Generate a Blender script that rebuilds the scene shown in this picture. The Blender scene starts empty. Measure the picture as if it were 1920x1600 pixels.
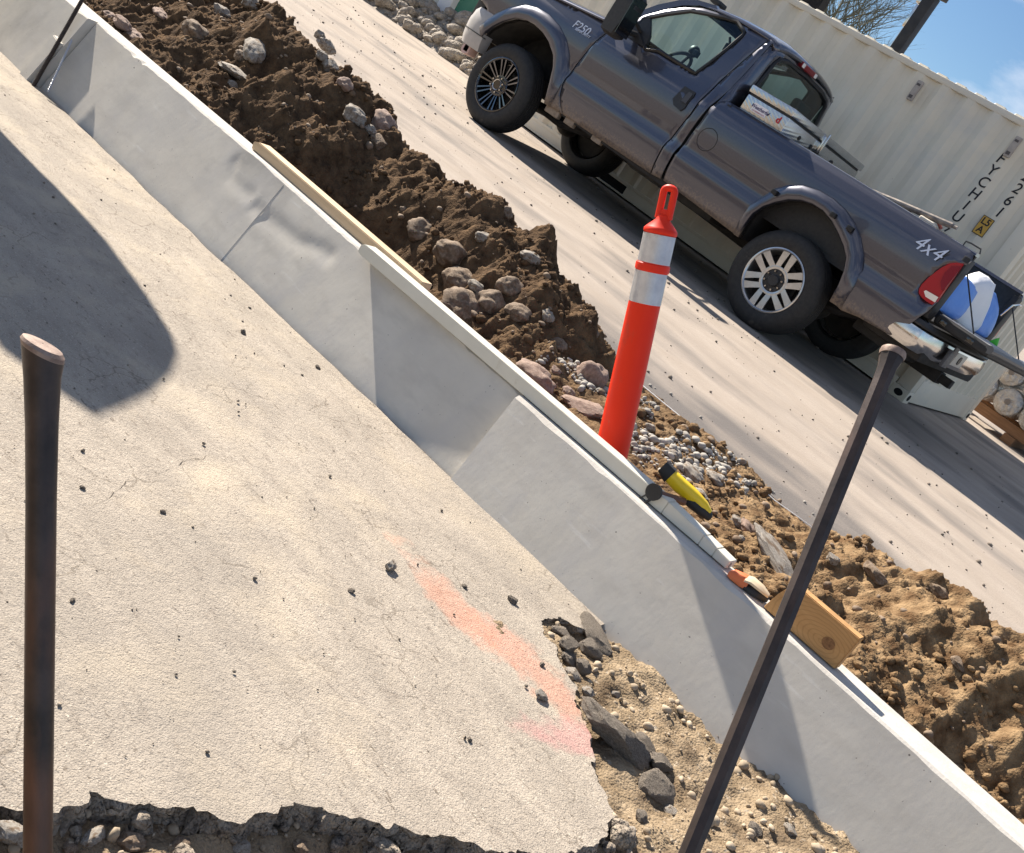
import bpy, bmesh, math, random
import numpy as np
from mathutils import Vector, Matrix, noise as mnoise
from mathutils.geometry import delaunay_2d_cdt
random.seed(7); rng = np.random.default_rng(7)
S = bpy.context.scene
C = S.collection
rad = math.radians

# ------------------------------------------------------------------ camera, world, sun, exposure
F, PITCH, ROLL, YAW, CAMH = 2000.0, rad(18.12), rad(32.87), rad(-31.72), 1.026
FW = Vector((math.sin(YAW)*math.cos(PITCH), math.cos(YAW)*math.cos(PITCH), -math.sin(PITCH)))
RT = Vector((math.cos(YAW), -math.sin(YAW), 0.0)); UP = RT.cross(FW)
cr, sr = math.cos(ROLL), math.sin(ROLL)
IX = RT*cr + UP*sr; IY = UP*cr - RT*sr
EYE = Vector((0, 0, CAMH))
cd = bpy.data.cameras.new('camera'); cam = bpy.data.objects.new('camera', cd); C.objects.link(cam)
cd.sensor_fit = 'HORIZONTAL'; cd.sensor_width = 36; cd.lens = 36*F/1920; cd.clip_start = .05; cd.clip_end = 2000
cam.matrix_world = Matrix(((IX.x, IY.x, -FW.x, 0), (IX.y, IY.y, -FW.y, 0), (IX.z, IY.z, -FW.z, CAMH), (0, 0, 0, 1)))
S.camera = cam

SUN = Vector((1.0, -0.165, -0.665)).normalized()           # direction the light travels
sl = bpy.data.lights.new('sun', 'SUN'); sl.energy = 5.0; sl.angle = rad(.53); sl.color = (1, .915, .80)
so = bpy.data.objects.new('sun', sl); C.objects.link(so); so.rotation_euler = SUN.to_track_quat('-Z', 'Y').to_euler()
so.location = (-20, 2, 16)
W = bpy.data.worlds.new('World'); S.world = W; W.use_nodes = True
nt = W.node_tree; nt.nodes.clear()
sky = nt.nodes.new('ShaderNodeTexSky'); sky.sky_type = 'NISHITA'; sky.sun_disc = False
sky.sun_elevation = math.asin(-SUN.z); sky.sun_rotation = math.atan2(-SUN.x, -SUN.y); sky.air_density = 1.0; sky.dust_density = 0.0; sky.ozone_density = 5.0
bgn = nt.nodes.new('ShaderNodeBackground'); bgn.inputs['Strength'].default_value = .05
out = nt.nodes.new('ShaderNodeOutputWorld')
tcw = nt.nodes.new('ShaderNodeTexCoord'); mpw = nt.nodes.new('ShaderNodeMapping'); mpw.inputs['Scale'].default_value = (2.2, 2.2, 5)
mpw.inputs['Location'].default_value = (.62, .2, .1)
nzw = nt.nodes.new('ShaderNodeTexNoise'); nzw.inputs['Scale'].default_value = 2.0; nzw.inputs['Detail'].default_value = 7; nzw.inputs['Roughness'].default_value = .55
rmw = nt.nodes.new('ShaderNodeValToRGB'); rmw.color_ramp.elements[0].position = .47; rmw.color_ramp.elements[1].position = .70
mxw = nt.nodes.new('ShaderNodeMix'); mxw.data_type = 'RGBA'; mxw.inputs['B'].default_value = (9.5, 9.6, 10.2, 1)
nt.links.new(tcw.outputs['Generated'], mpw.inputs['Vector']); nt.links.new(mpw.outputs['Vector'], nzw.inputs['Vector'])
nt.links.new(nzw.outputs['Fac'], rmw.inputs['Fac']); nt.links.new(rmw.outputs['Color'], mxw.inputs['Factor'])
nt.links.new(sky.outputs['Color'], mxw.inputs['A']); nt.links.new(mxw.outputs['Result'], bgn.inputs['Color']); nt.links.new(bgn.outputs['Background'], out.inputs['Surface'])
S.view_settings.view_transform = 'Standard'; S.view_settings.look = 'None'; S.view_settings.exposure = 1.20; S.view_settings.gamma = 1
S.view_settings.use_curve_mapping = False
S.cycles.max_bounces = 6; S.cycles.transparent_max_bounces = 12

# ------------------------------------------------------------------ helpers
def ray(x, y):
    dx, dy = x-960, y-800
    return (IX*(dx/F) - IY*(dy/F) + FW)
def at_y(x, y, Y): v = ray(x, y); return EYE + v*(Y/v.y)
def at_z(x, y, z): v = ray(x, y); return EYE + v*((z-CAMH)/v.z)
def at_d(x, y, d): return EYE + ray(x, y)*d
def at_h(x, y, h, t0=2.0, t1=8.0):                       # meets a height field
    v = ray(x, y); t = t0
    while t < t1:
        p = EYE + v*t
        if p.z < h(p.x, p.y): return p
        t += .01
    return EYE + v*t1

def hash2(ix, iy, s):
    n = (ix*374761393 + iy*668265263 + s*974634777) & 0xffffffff
    n = ((n ^ (n >> 13))*1274126177) & 0xffffffff
    return ((n ^ (n >> 16)) & 0xffff)/65535.0
def vnoise(x, y, s=0):
    x = np.asarray(x, float); y = np.asarray(y, float)
    ix = np.floor(x).astype(np.int64); iy = np.floor(y).astype(np.int64); fx = x-ix; fy = y-iy
    ux = fx*fx*fx*(fx*(fx*6-15)+10); uy = fy*fy*fy*(fy*(fy*6-15)+10)
    a = hash2(ix, iy, s); b = hash2(ix+1, iy, s); c = hash2(ix, iy+1, s); d = hash2(ix+1, iy+1, s)
    return (a*(1-ux)+b*ux)*(1-uy) + (c*(1-ux)+d*ux)*uy
def fbm(x, y, s=0, o=4, g=.5):
    t = 0; a = 1; n = 0
    for k in range(o):
        r = .6+k*.7; cx, sx = math.cos(r), math.sin(r)
        t = t + a*(vnoise((cx*x-sx*y)*2**k, (sx*x+cx*y)*2**k, s+k*17)-.5)*2; n += a; a *= g
    return t/n

MATS = {}
def mat(name, c1, c2=None, scale=3.0, rough=.7, bumps=(), metallic=0.0, coat=0.0, stretch=(1, 1, 1), lo=.35, hi=.65, spots=None, coatr=.05, spec=.5, extra=None):
    if name in MATS: return MATS[name]
    m = bpy.data.materials.new(name); m.use_nodes = True; t = m.node_tree; p = t.nodes['Principled BSDF']
    N = lambda k: t.nodes.new(k); L = t.links.new
    p.inputs['Roughness'].default_value = rough; p.inputs['Metallic'].default_value = metallic; p.inputs['Coat Weight'].default_value = coat
    p.inputs['Coat Roughness'].default_value = coatr; p.inputs['Specular IOR Level'].default_value = spec
    tc = N('ShaderNodeTexCoord'); mp = N('ShaderNodeMapping'); mp.inputs['Scale'].default_value = stretch; L(tc.outputs['Object'], mp.inputs['Vector'])
    col = None
    if c2 is None: p.inputs['Base Color'].default_value = (*c1, 1)
    else:
        nz = N('ShaderNodeTexNoise'); nz.inputs['Scale'].default_value = scale; nz.inputs['Detail'].default_value = 9; nz.inputs['Roughness'].default_value = .62
        L(mp.outputs['Vector'], nz.inputs['Vector']); rp = N('ShaderNodeValToRGB')
        rp.color_ramp.elements[0].position = lo; rp.color_ramp.elements[1].position = hi
        rp.color_ramp.elements[0].color = (*c1, 1); rp.color_ramp.elements[1].color = (*c2, 1)
        L(nz.outputs['Fac'], rp.inputs['Fac']); col = rp.outputs['Color']
    for sp in (spots or ()):                                   # (colour, scale, lo, hi, stretch)
        sc, ss, l, h = sp[:4]; st = sp[4] if len(sp) > 4 else (1, 1, 1)
        mp2 = N('ShaderNodeMapping'); mp2.inputs['Scale'].default_value = st; mp2.inputs['Location'].default_value = (ss*.13, 3.7, 1.1); L(tc.outputs['Object'], mp2.inputs['Vector'])
        n2 = N('ShaderNodeTexNoise'); n2.inputs['Scale'].default_value = ss; n2.inputs['Detail'].default_value = 6; n2.inputs['Roughness'].default_value = .6
        L(mp2.outputs['Vector'], n2.inputs['Vector'])
        r2 = N('ShaderNodeMapRange'); r2.inputs['From Min'].default_value = l; r2.inputs['From Max'].default_value = h; L(n2.outputs['Fac'], r2.inputs['Value'])
        mx = N('ShaderNodeMix'); mx.data_type = 'RGBA'; L(r2.outputs['Result'], mx.inputs['Factor'])
        if col is None: mx.inputs['A'].default_value = (*c1, 1)
        else: L(col, mx.inputs['A'])
        mx.inputs['B'].default_value = (*sc, 1); col = mx.outputs['Result']
    if extra: col = extra(t, tc, col)
    if col is not None: L(col, p.inputs['Base Color'])
    prev = None
    for b in bumps:                                            # (kind, scale, strength, distance, stretch)
        k, s_, st, d = b[:4]; sv = b[4] if len(b) > 4 else (1, 1, 1)
        mp3 = N('ShaderNodeMapping'); mp3.inputs['Scale'].default_value = sv; L(tc.outputs['Object'], mp3.inputs['Vector'])
        if k == 'n':
            tx = N('ShaderNodeTexNoise'); tx.inputs['Scale'].default_value = s_; tx.inputs['Detail'].default_value = 6; tx.inputs['Roughness'].default_value = .6; o = tx.outputs['Fac']
        else:
            tx = N('ShaderNodeTexVoronoi'); tx.inputs['Scale'].default_value = s_; tx.feature = 'F1' if k == 'v' else 'DISTANCE_TO_EDGE'; o = tx.outputs['Distance']
        L(mp3.outputs['Vector'], tx.inputs['Vector'])
        bn = N('ShaderNodeBump'); bn.inputs['Strength'].default_value = st; bn.inputs['Distance'].default_value = d; L(o, bn.inputs['Height'])
        if k == 'v': bn.invert = True
        if prev: L(prev, bn.inputs['Normal'])
        prev = bn.outputs['Normal']
    if prev: L(prev, p.inputs['Normal'])
    MATS[name] = m; return m

def link(name, me, m, parent=None, loc=None, smooth=True, angle=35):
    o = bpy.data.objects.new(name, me); C.objects.link(o)
    if m is not None and not me.materials: me.materials.append(m)
    if parent: o.parent = parent
    if loc is not None: o.location = loc
    if smooth:
        me.polygons.foreach_set('use_smooth', [True]*len(me.polygons))
        try: me.set_sharp_from_angle(angle=rad(angle))
        except Exception: pass
    return o
def from_py(name, v, f, m, parent=None, loc=None, smooth=True, angle=35, recalc=False):
    me = bpy.data.meshes.new(name); me.from_pydata([tuple(a) for a in v], [], f); me.update()
    if recalc:
        b = bmesh.new(); b.from_mesh(me); bmesh.ops.recalc_face_normals(b, faces=b.faces); b.to_mesh(me); b.free()
    return link(name, me, m, parent, loc, smooth, angle)
def from_bm(name, b, m, parent=None, loc=None, smooth=True, angle=35):
    me = bpy.data.meshes.new(name); bmesh.ops.recalc_face_normals(b, faces=b.faces); b.to_mesh(me); b.free()
    return link(name, me, m, parent, loc, smooth, angle)
def tag(o, label=None, cat=None, group=None, kind=None):
    if label: o['label'] = label
    if cat: o['category'] = cat
    if group: o['group'] = group
    if kind: o['kind'] = kind
    return o
def empty(name, loc, label, cat, group=None, rot=None):
    o = bpy.data.objects.new(name, None); C.objects.link(o); o.location = loc; o.empty_display_size = .1
    if rot is not None: o.rotation_euler = rot
    return tag(o, label, cat, group)

def b_box(b, x0, x1, y0, y1, z0, z1, bev=0.0, seg=2, M=None):
    r = bmesh.ops.create_cube(b, size=1); vs = r['verts']
    T = Matrix.Translation(((x0+x1)/2, (y0+y1)/2, (z0+z1)/2)) @ Matrix.Diagonal((abs(x1-x0), abs(y1-y0), abs(z1-z0), 1))
    bmesh.ops.transform(b, matrix=T, verts=vs)
    if bev:
        es = list({e for v in vs for e in v.link_edges})
        r = bmesh.ops.bevel(b, geom=es, offset=bev, segments=seg, affect='EDGES', profile=.6)
        vs = list({v for v in vs if v.is_valid} | set(r['verts']))
    if M is not None: bmesh.ops.transform(b, matrix=M, verts=vs)
    return vs
def b_cyl(b, p0, p1, r0, r1=None, n=16, caps=True):
    p0 = Vector(p0); p1 = Vector(p1); d = p1-p0; r1 = r0 if r1 is None else r1
    r = bmesh.ops.create_cone(b, cap_ends=caps, segments=n, radius1=r0, radius2=r1, depth=d.length)
    q = d.to_track_quat('Z', 'Y').to_matrix().to_4x4()
    bmesh.ops.transform(b, matrix=Matrix.Translation((p0+p1)/2) @ q, verts=r['verts']); return r['verts']
def b_tube(b, pts, r, n=8, caps=True):
    pts = [Vector(p) for p in pts]; rr = r if isinstance(r, (list, tuple)) else [r]*len(pts)
    rings = []; nrm = None
    for i, p in enumerate(pts):
        d = (pts[min(i+1, len(pts)-1)]-pts[max(i-1, 0)]).normalized()
        if nrm is None: nrm = d.orthogonal().normalized()
        else:
            nrm = (nrm - d*nrm.dot(d)).normalized()
        bi = d.cross(nrm)
        rings.append([b.verts.new(p + (nrm*math.cos(2*math.pi*k/n)+bi*math.sin(2*math.pi*k/n))*rr[i]) for k in range(n)])
    for a, c in zip(rings, rings[1:]):
        for k in range(n): b.faces.new((a[k], a[(k+1) % n], c[(k+1) % n], c[k]))
    if caps: b.faces.new(rings[0][::-1]); b.faces.new(rings[-1])
    return [v for r_ in rings for v in r_]
def b_lathe(b, prof, n=40, axis='y', close=False):             # prof: (radius, along)
    rings = []
    for r, a in prof:
        ring = []
        for k in range(n):
            t = 2*math.pi*k/n; c_, s_ = math.cos(t)*r, math.sin(t)*r
            ring.append(b.verts.new((c_, a, s_) if axis == 'y' else ((c_, s_, a) if axis == 'z' else (a, c_, s_))))
        rings.append(ring)
    pairs = list(zip(rings, rings[1:])) + ([(rings[-1], rings[0])] if close else [])
    for a, c in pairs:
        for k in range(n): b.faces.new((a[k], a[(k+1) % n], c[(k+1) % n], c[k]))
    return rings
def b_prism(b, poly, h0, h1, f):                               # f(p, h) -> 3-D point
    lo = [b.verts.new(f(p, h0)) for p in poly]; hi = [b.verts.new(f(p, h1)) for p in poly]; n = len(poly)
    b.faces.new(lo[::-1]); b.faces.new(hi)
    for i in range(n): b.faces.new((lo[i], lo[(i+1) % n], hi[(i+1) % n], hi[i]))
    return lo+hi
def b_loft(b, secs, closed=True, caps=True):
    R = [[b.verts.new(p) for p in s] for s in secs]; n = len(R[0])
    for a, c in zip(R, R[1:]):
        for k in range(n if closed else n-1): b.faces.new((a[k], a[(k+1) % n], c[(k+1) % n], c[k]))
    if caps and closed: b.faces.new(R[0][::-1]); b.faces.new(R[-1])
    return R
def solidify(o, t, off=0):
    md = o.modifiers.new('solid', 'SOLIDIFY'); md.thickness = t; md.offset = off; return o

def inpoly(px, py, poly):
    r = np.zeros(px.shape, bool); n = len(poly)
    for i in range(n):
        x0, y0 = poly[i]; x1, y1 = poly[(i+1) % n]
        if y0 == y1: continue
        c = ((y0 > py) != (y1 > py)) & (px < (x1-x0)*(py-y0)/(y1-y0)+x0); r ^= c
    return r
def resample(poly, d):
    o = []
    for i in range(len(poly)):
        a = Vector(poly[i]).to_2d(); b = Vector(poly[(i+1) % len(poly)]).to_2d(); n = max(1, int((b-a).length/d))
        for k in range(n): p = a.lerp(b, k/n); o.append((p.x, p.y))
    return o
def tri_poly(outline, holes=(), d=.03, inner=True):
    loops = [resample(outline, d)] + [resample(h, d) for h in holes]
    pts = []; edges = []
    for l in loops:
        s = len(pts); pts += l; edges += [(s+i, s+(i+1) % len(l)) for i in range(len(l))]
    xs = [p[0] for p in loops[0]]; ys = [p[1] for p in loops[0]]
    if inner:
        gx, gy = np.meshgrid(np.arange(min(xs)+d*.5, max(xs), d), np.arange(min(ys)+d*.5, max(ys), d)); gx = gx.ravel(); gy = gy.ravel()
        ok = inpoly(gx, gy, loops[0])
        for h in loops[1:]: ok &= ~inpoly(gx, gy, h)
        bp = np.array(pts)
        idx = np.where(ok)[0]
        for i in idx:
            if np.min((bp[:, 0]-gx[i])**2+(bp[:, 1]-gy[i])**2) > (d*.45)**2: pts.append((gx[i], gy[i]))
    r = delaunay_2d_cdt([Vector(p) for p in pts], edges, [], 0, 1e-6)
    V = np.array([(v.x, v.y) for v in r[0]]); Fc = [f for f in r[2] if len(f) == 3]
    cen = np.array([V[list(f)].mean(0) for f in Fc])
    ok = inpoly(cen[:, 0], cen[:, 1], loops[0])
    for h in loops[1:]: ok &= ~inpoly(cen[:, 0], cen[:, 1], h)
    return V, [tuple(f) for f, k in zip(Fc, ok) if k]
def text_mesh(name, s, size, m, parent, M, extrude=.001, shear=0.0, offset=0.0):
    cu = bpy.data.curves.new(name, 'FONT'); cu.body = s; cu.size = size; cu.extrude = extrude; cu.align_x = 'CENTER'; cu.align_y = 'CENTER'; cu.shear = shear; cu.offset = offset
    t = bpy.data.objects.new('tmp_text', cu); C.objects.link(t); dg = bpy.context.evaluated_depsgraph_get(); dg.update()
    me = bpy.data.meshes.new_from_object(t.evaluated_get(dg)); bpy.data.objects.remove(t); me.materials.clear()
    o = link(name, me, m, parent, smooth=False); o.matrix_local = M; return o

# ------------------------------------------------------------------ materials of the ground
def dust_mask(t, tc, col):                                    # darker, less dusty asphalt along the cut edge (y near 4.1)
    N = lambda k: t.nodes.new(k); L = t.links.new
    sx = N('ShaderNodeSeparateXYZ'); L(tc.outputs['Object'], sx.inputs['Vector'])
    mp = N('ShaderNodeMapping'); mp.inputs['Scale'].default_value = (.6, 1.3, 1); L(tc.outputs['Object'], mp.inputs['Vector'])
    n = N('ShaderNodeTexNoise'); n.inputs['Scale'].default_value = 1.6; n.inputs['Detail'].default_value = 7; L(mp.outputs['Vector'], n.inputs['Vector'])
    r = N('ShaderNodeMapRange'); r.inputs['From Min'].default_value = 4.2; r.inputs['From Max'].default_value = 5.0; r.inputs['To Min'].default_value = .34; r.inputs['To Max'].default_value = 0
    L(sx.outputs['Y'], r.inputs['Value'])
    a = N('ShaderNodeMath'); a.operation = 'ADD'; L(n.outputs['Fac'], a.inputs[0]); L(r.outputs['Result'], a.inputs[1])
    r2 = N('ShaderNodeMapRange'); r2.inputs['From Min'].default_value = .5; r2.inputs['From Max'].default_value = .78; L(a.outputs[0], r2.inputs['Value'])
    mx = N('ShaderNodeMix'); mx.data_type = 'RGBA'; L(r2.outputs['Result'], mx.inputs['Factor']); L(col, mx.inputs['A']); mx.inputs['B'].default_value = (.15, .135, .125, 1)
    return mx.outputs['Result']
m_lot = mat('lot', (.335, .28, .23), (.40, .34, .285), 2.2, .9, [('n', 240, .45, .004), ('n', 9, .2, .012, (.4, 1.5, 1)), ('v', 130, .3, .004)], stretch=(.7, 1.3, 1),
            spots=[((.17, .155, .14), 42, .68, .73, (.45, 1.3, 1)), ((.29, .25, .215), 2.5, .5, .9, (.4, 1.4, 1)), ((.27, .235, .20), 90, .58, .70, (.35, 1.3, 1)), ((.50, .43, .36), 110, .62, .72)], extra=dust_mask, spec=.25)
def slab_paint(t, tc, col):
    N = lambda k: t.nodes.new(k); L = t.links.new
    nd = N('ShaderNodeTexNoise'); nd.inputs['Scale'].default_value = 9; nd.inputs['Detail'].default_value = 6; L(tc.outputs['Object'], nd.inputs['Vector'])
    va = N('ShaderNodeMix'); va.data_type = 'VECTOR'; va.inputs['Factor'].default_value = .12; L(tc.outputs['Object'], va.inputs[4]); L(nd.outputs['Color'], va.inputs[5])
    vo = N('ShaderNodeTexVoronoi'); vo.feature = 'DISTANCE_TO_EDGE'; vo.inputs['Scale'].default_value = 7; L(va.outputs[1], vo.inputs['Vector'])
    nm = N('ShaderNodeTexNoise'); nm.inputs['Scale'].default_value = 3; L(tc.outputs['Object'], nm.inputs['Vector'])
    r0 = N('ShaderNodeMapRange'); r0.inputs['From Min'].default_value = .018; r0.inputs['From Max'].default_value = .004; L(vo.outputs['Distance'], r0.inputs['Value'])
    r1 = N('ShaderNodeMapRange'); r1.inputs['From Min'].default_value = .50; r1.inputs['From Max'].default_value = .62; r1.inputs['To Max'].default_value = .55; L(nm.outputs['Fac'], r1.inputs['Value'])
    mu = N('ShaderNodeMath'); mu.operation = 'MULTIPLY'; L(r0.outputs['Result'], mu.inputs[0]); L(r1.outputs['Result'], mu.inputs[1])
    mc = N('ShaderNodeMix'); mc.data_type = 'RGBA'; L(mu.outputs[0], mc.inputs['Factor']); L(col, mc.inputs['A']); mc.inputs['B'].default_value = (.13, .105, .08, 1); col = mc.outputs['Result']
    for (cx, cy, hx, hy, rot, c) in PAINT:
        mp = N('ShaderNodeMapping'); mp.vector_type = 'TEXTURE'; mp.inputs['Location'].default_value = (cx, cy, -.33); mp.inputs['Rotation'].default_value = (0, 0, rot); mp.inputs['Scale'].default_value = (hx, hy, 1)
        L(tc.outputs['Object'], mp.inputs['Vector'])
        g = N('ShaderNodeTexGradient'); g.gradient_type = 'SPHERICAL'; L(mp.outputs['Vector'], g.inputs['Vector'])
        n = N('ShaderNodeTexNoise'); n.inputs['Scale'].default_value = 9; n.inputs['Detail'].default_value = 9; n.inputs['Roughness'].default_value = .68; L(tc.outputs['Object'], n.inputs['Vector'])
        a = N('ShaderNodeMath'); a.operation = 'MULTIPLY_ADD'; a.inputs[1].default_value = 1.6; L(n.outputs['Fac'], a.inputs[0]); L(g.outputs['Fac'], a.inputs[2])
        r = N('ShaderNodeMapRange'); r.inputs['From Min'].default_value = 1.20; r.inputs['From Max'].default_value = 1.50; r.inputs['To Max'].default_value = .40; L(a.outputs[0], r.inputs['Value'])
        mx = N('ShaderNodeMix'); mx.data_type = 'RGBA'; L(r.outputs['Result'], mx.inputs['Factor']); L(col, mx.inputs['A']); mx.inputs['B'].default_value = (*c, 1); col = mx.outputs['Result']
    return col
ZT = lambda x: float(np.interp(x, [-9, -4.6, -3.5, -1.75, 0, 3], [-.2, -.045, -.005, .022, .052, .10]))     # curb top
ZS = lambda x: -.228+.0425*x                                                                              # old street slab
YF, BAT = 2.868, .42
def at_slab(x, y):
    z = -.33
    for _ in range(12): p = at_z(x, y, z); z = ZS(p.x)
    return p
pa, pb, pc = at_slab(850, 1130), at_slab(1000, 1250), at_slab(1075, 1385)
PAINT = [(pa.x, pa.y, .40, .13, rad(-6), (.64, .27, .17)), (pb.x, pb.y, .40, .16, rad(8), (.64, .25, .16)), (pc.x, pc.y, .28, .12, rad(62), (.56, .22, .22))]
m_slab = mat('slab', (.325, .283, .235), (.42, .366, .302), 7, .92,
             [('n', 6, .35, .02, (.6, 1.4, 1)), ('n', 26, .35, .010, (.6, 1.2, 1)), ('n', 95, .8, .006, (.7, 1.1, 1)), ('v', 240, .45, .003), ('n', 380, .9, .002)], stretch=(.5, 1.5, 1),
             spots=[((.27, .23, .19), 26, .57, .72, (.5, 1.2, 1)), ((.21, .175, .14), 60, .61, .68, (.45, 1.3, 1)), ((.18, .15, .12), 210, .60, .66), ((.54, .48, .40), 180, .60, .66), ((.13, .105, .08), 70, .665, .70, (.7, 1.1, 1)), ((.10, .085, .07), 160, .68, .72), ((.58, .51, .42), 130, .66, .72), ((.50, .425, .325), 3, .5, .75), ((.30, .265, .225), 1.3, .5, .85)], extra=slab_paint, spec=.2)
m_break = mat('broken_asphalt', (.17, .14, .112), (.42, .35, .27), 26, .95, [('v', 55, 1.0, .016), ('v', 130, .8, .007), ('n', 160, .8, .005)], spots=[((.05, .043, .038), 40, .58, .68)])
m_dirt = None
def dirt_zone(t, tc, col):                                    # right part of the bank is dry and tan, the left dark brown
    N = lambda k: t.nodes.new(k); L = t.links.new
    sx = N('ShaderNodeSeparateXYZ'); L(tc.outputs['Object'], sx.inputs['Vector'])
    n = N('ShaderNodeTexNoise'); n.inputs['Scale'].default_value = 4; n.inputs['Detail'].default_value = 8; L(tc.outputs['Object'], n.inputs['Vector'])
    a = N('ShaderNodeMath'); a.operation = 'MULTIPLY_ADD'; a.inputs[1].default_value = 1.1; L(n.outputs['Fac'], a.inputs[0]); L(sx.outputs['X'], a.inputs[2])
    r = N('ShaderNodeMapRange'); r.inputs['From Min'].default_value = -2.0; r.inputs['From Max'].default_value = -.7; L(a.outputs[0], r.inputs['Value'])
    mx = N('ShaderNodeMix'); mx.data_type = 'RGBA'; L(r.outputs['Result'], mx.inputs['Factor']); L(col, mx.inputs['A'])
    n2 = N('ShaderNodeTexNoise'); n2.inputs['Scale'].default_value = 16; n2.inputs['Detail'].default_value = 9; L(tc.outputs['Object'], n2.inputs['Vector'])
    rp = N('ShaderNodeValToRGB'); rp.color_ramp.elements[0].position = .35; rp.color_ramp.elements[1].position = .68
    rp.color_ramp.elements[0].color = (.125, .074, .038, 1); rp.color_ramp.elements[1].color = (.33, .225, .125, 1)
    L(n2.outputs['Fac'], rp.inputs['Fac']); L(rp.outputs['Color'], mx.inputs['B']); return mx.outputs['Result']
m_dirt = mat('dirt', (.042, .026, .016), (.155, .098, .055), 14, 1.0, [('n', 40, .9, .012), ('v', 120, .5, .006), ('n', 300, .6, .002)], lo=.32, hi=.66, extra=dirt_zone, spec=.1)
m_fill = mat('fill', (.19, .138, .085), (.37, .285, .19), 10, 1.0, [('n', 60, .9, .01), ('v', 150, .7, .005), ('n', 400, .5, .002)], spots=[((.44, .38, .30), 40, .60, .70), ((.12, .085, .055), 6, .52, .70), ((.15, .12, .09), 60, .62, .68)], spec=.1)
def pinholes(t, tc, col):                                     # air holes left by the form
    N = lambda k: t.nodes.new(k); L = t.links.new
    for sc, gate, rd in ((26, .62, .075), (60, .70, .10)):
        vo = N('ShaderNodeTexVoronoi'); vo.inputs['Scale'].default_value = sc; L(tc.outputs['Object'], vo.inputs['Vector']); sp = N('ShaderNodeSeparateColor'); L(vo.outputs['Color'], sp.inputs['Color'])
        g_ = N('ShaderNodeMapRange'); g_.inputs['From Min'].default_value = gate; g_.inputs['From Max'].default_value = 1; g_.inputs['To Max'].default_value = rd; L(sp.outputs['Red'], g_.inputs['Value'])
        lt = N('ShaderNodeMath'); lt.operation = 'LESS_THAN'; L(vo.outputs['Distance'], lt.inputs[0]); L(g_.outputs['Result'], lt.inputs[1])
        mx = N('ShaderNodeMix'); mx.data_type = 'RGBA'; L(lt.outputs[0], mx.inputs['Factor']); L(col, mx.inputs['A']); mx.inputs['B'].default_value = (.15, .135, .12, 1); col = mx.outputs['Result']
    return col
m_conc = mat('concrete', (.53, .495, .435), (.60, .565, .50), 3.2, .8, [('n', 1.6, .15, .03, (1, 1, .5)), ('n', 34, .10, .004, (1.6, 1, .7)), ('n', 300, .12, .001)],
            spots=[((.36, .34, .31), .9, .54, .66, (1.4, 1, 1.2)), ((.13, .12, .11), 44, .715, .735), ((.16, .15, .14), 95, .73, .745), ((.46, .44, .41), 1.6, .45, .8, (1, 1, 2.5)), ((.50, .475, .44), 5, .5, .75, (1.5, 1, .6)), ((.68, .66, .62), 12, .64, .8, (.3, 1, 2.5)), ((.47, .44, .39), 9, .5, .8, (.6, 1, 1.8))], spec=.35, extra=pinholes)
m_conc_top = mat('concrete_edge', (.46, .435, .395), (.56, .53, .485), 12, .85, [('n', 90, .4, .003), ('n', 16, .3, .006)], spec=.3)

# ------------------------------------------------------------------ ground: parking lot, base ground
edge = []
xs = np.arange(-40, 40.01, .05)
ye = 4.12 + .035*fbm(xs*1.3, xs*0, 3) + .02*fbm(xs*9, xs*0, 4)
v = []; f = []
n = len(xs)
rows = [(0, -.09), (0, 0)]
for i in range(n): v += [(xs[i], ye[i]+.03, -.12), (xs[i], ye[i], 0), (xs[i], ye[i]+.5, 0), (xs[i], 9, 0), (xs[i], 30, 0)]
for i in range(n-1):
    for k in range(4): a = i*5+k; f.append((a, a+5, a+6, a+1))
s = len(v); v += [(-600, 4.1, 0), (-600, 900, 0), (600, 900, 0), (600, 4.1, 0), (-40, 30, 0), (40, 30, 0), (-40, 4.12, 0), (40, 4.12, 0)]
f += [(s, s+6, s+4, s+1), (s+1, s+4, s+5, s+2), (s+5, s+7, s+3, s+2)]
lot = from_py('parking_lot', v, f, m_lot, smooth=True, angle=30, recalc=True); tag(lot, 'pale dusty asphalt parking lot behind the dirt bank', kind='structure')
gr = from_py('ground', [(-600, -600, -1.4), (600, -600, -1.4), (600, 4.3, -1.4), (-600, 4.3, -1.4)], [(0, 1, 2, 3)], m_fill, smooth=False); tag(gr, kind='structure')

def grid(name, x0, x1, y0, y1, st, h, m, angle=80):
    xs = np.arange(x0, x1+1e-6, st); ys = np.arange(y0, y1+1e-6, st); X, Y = np.meshgrid(xs, ys); Z = h(X, Y); nx, ny = len(xs), len(ys)
    V = np.stack([X, Y, Z], -1).reshape(-1, 3).astype(np.float32); i = np.arange(nx*ny).reshape(ny, nx)
    Q = np.stack([i[:-1, :-1], i[:-1, 1:], i[1:, 1:], i[1:, :-1]], -1).reshape(-1, 4)
    me = bpy.data.meshes.new(name); me.vertices.add(len(V)); me.vertices.foreach_set('co', V.ravel())
    me.loops.add(Q.size); me.loops.foreach_set('vertex_index', Q.ravel().astype(np.int32)); me.polygons.add(len(Q))
    me.polygons.foreach_set('loop_start', np.arange(0, Q.size, 4, dtype=np.int32)); me.update(); me.validate()
    o = bpy.data.objects.new(name, me); C.objects.link(o); me.materials.append(m); me.polygons.foreach_set('use_smooth', [True]*len(Q)); return o

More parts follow.
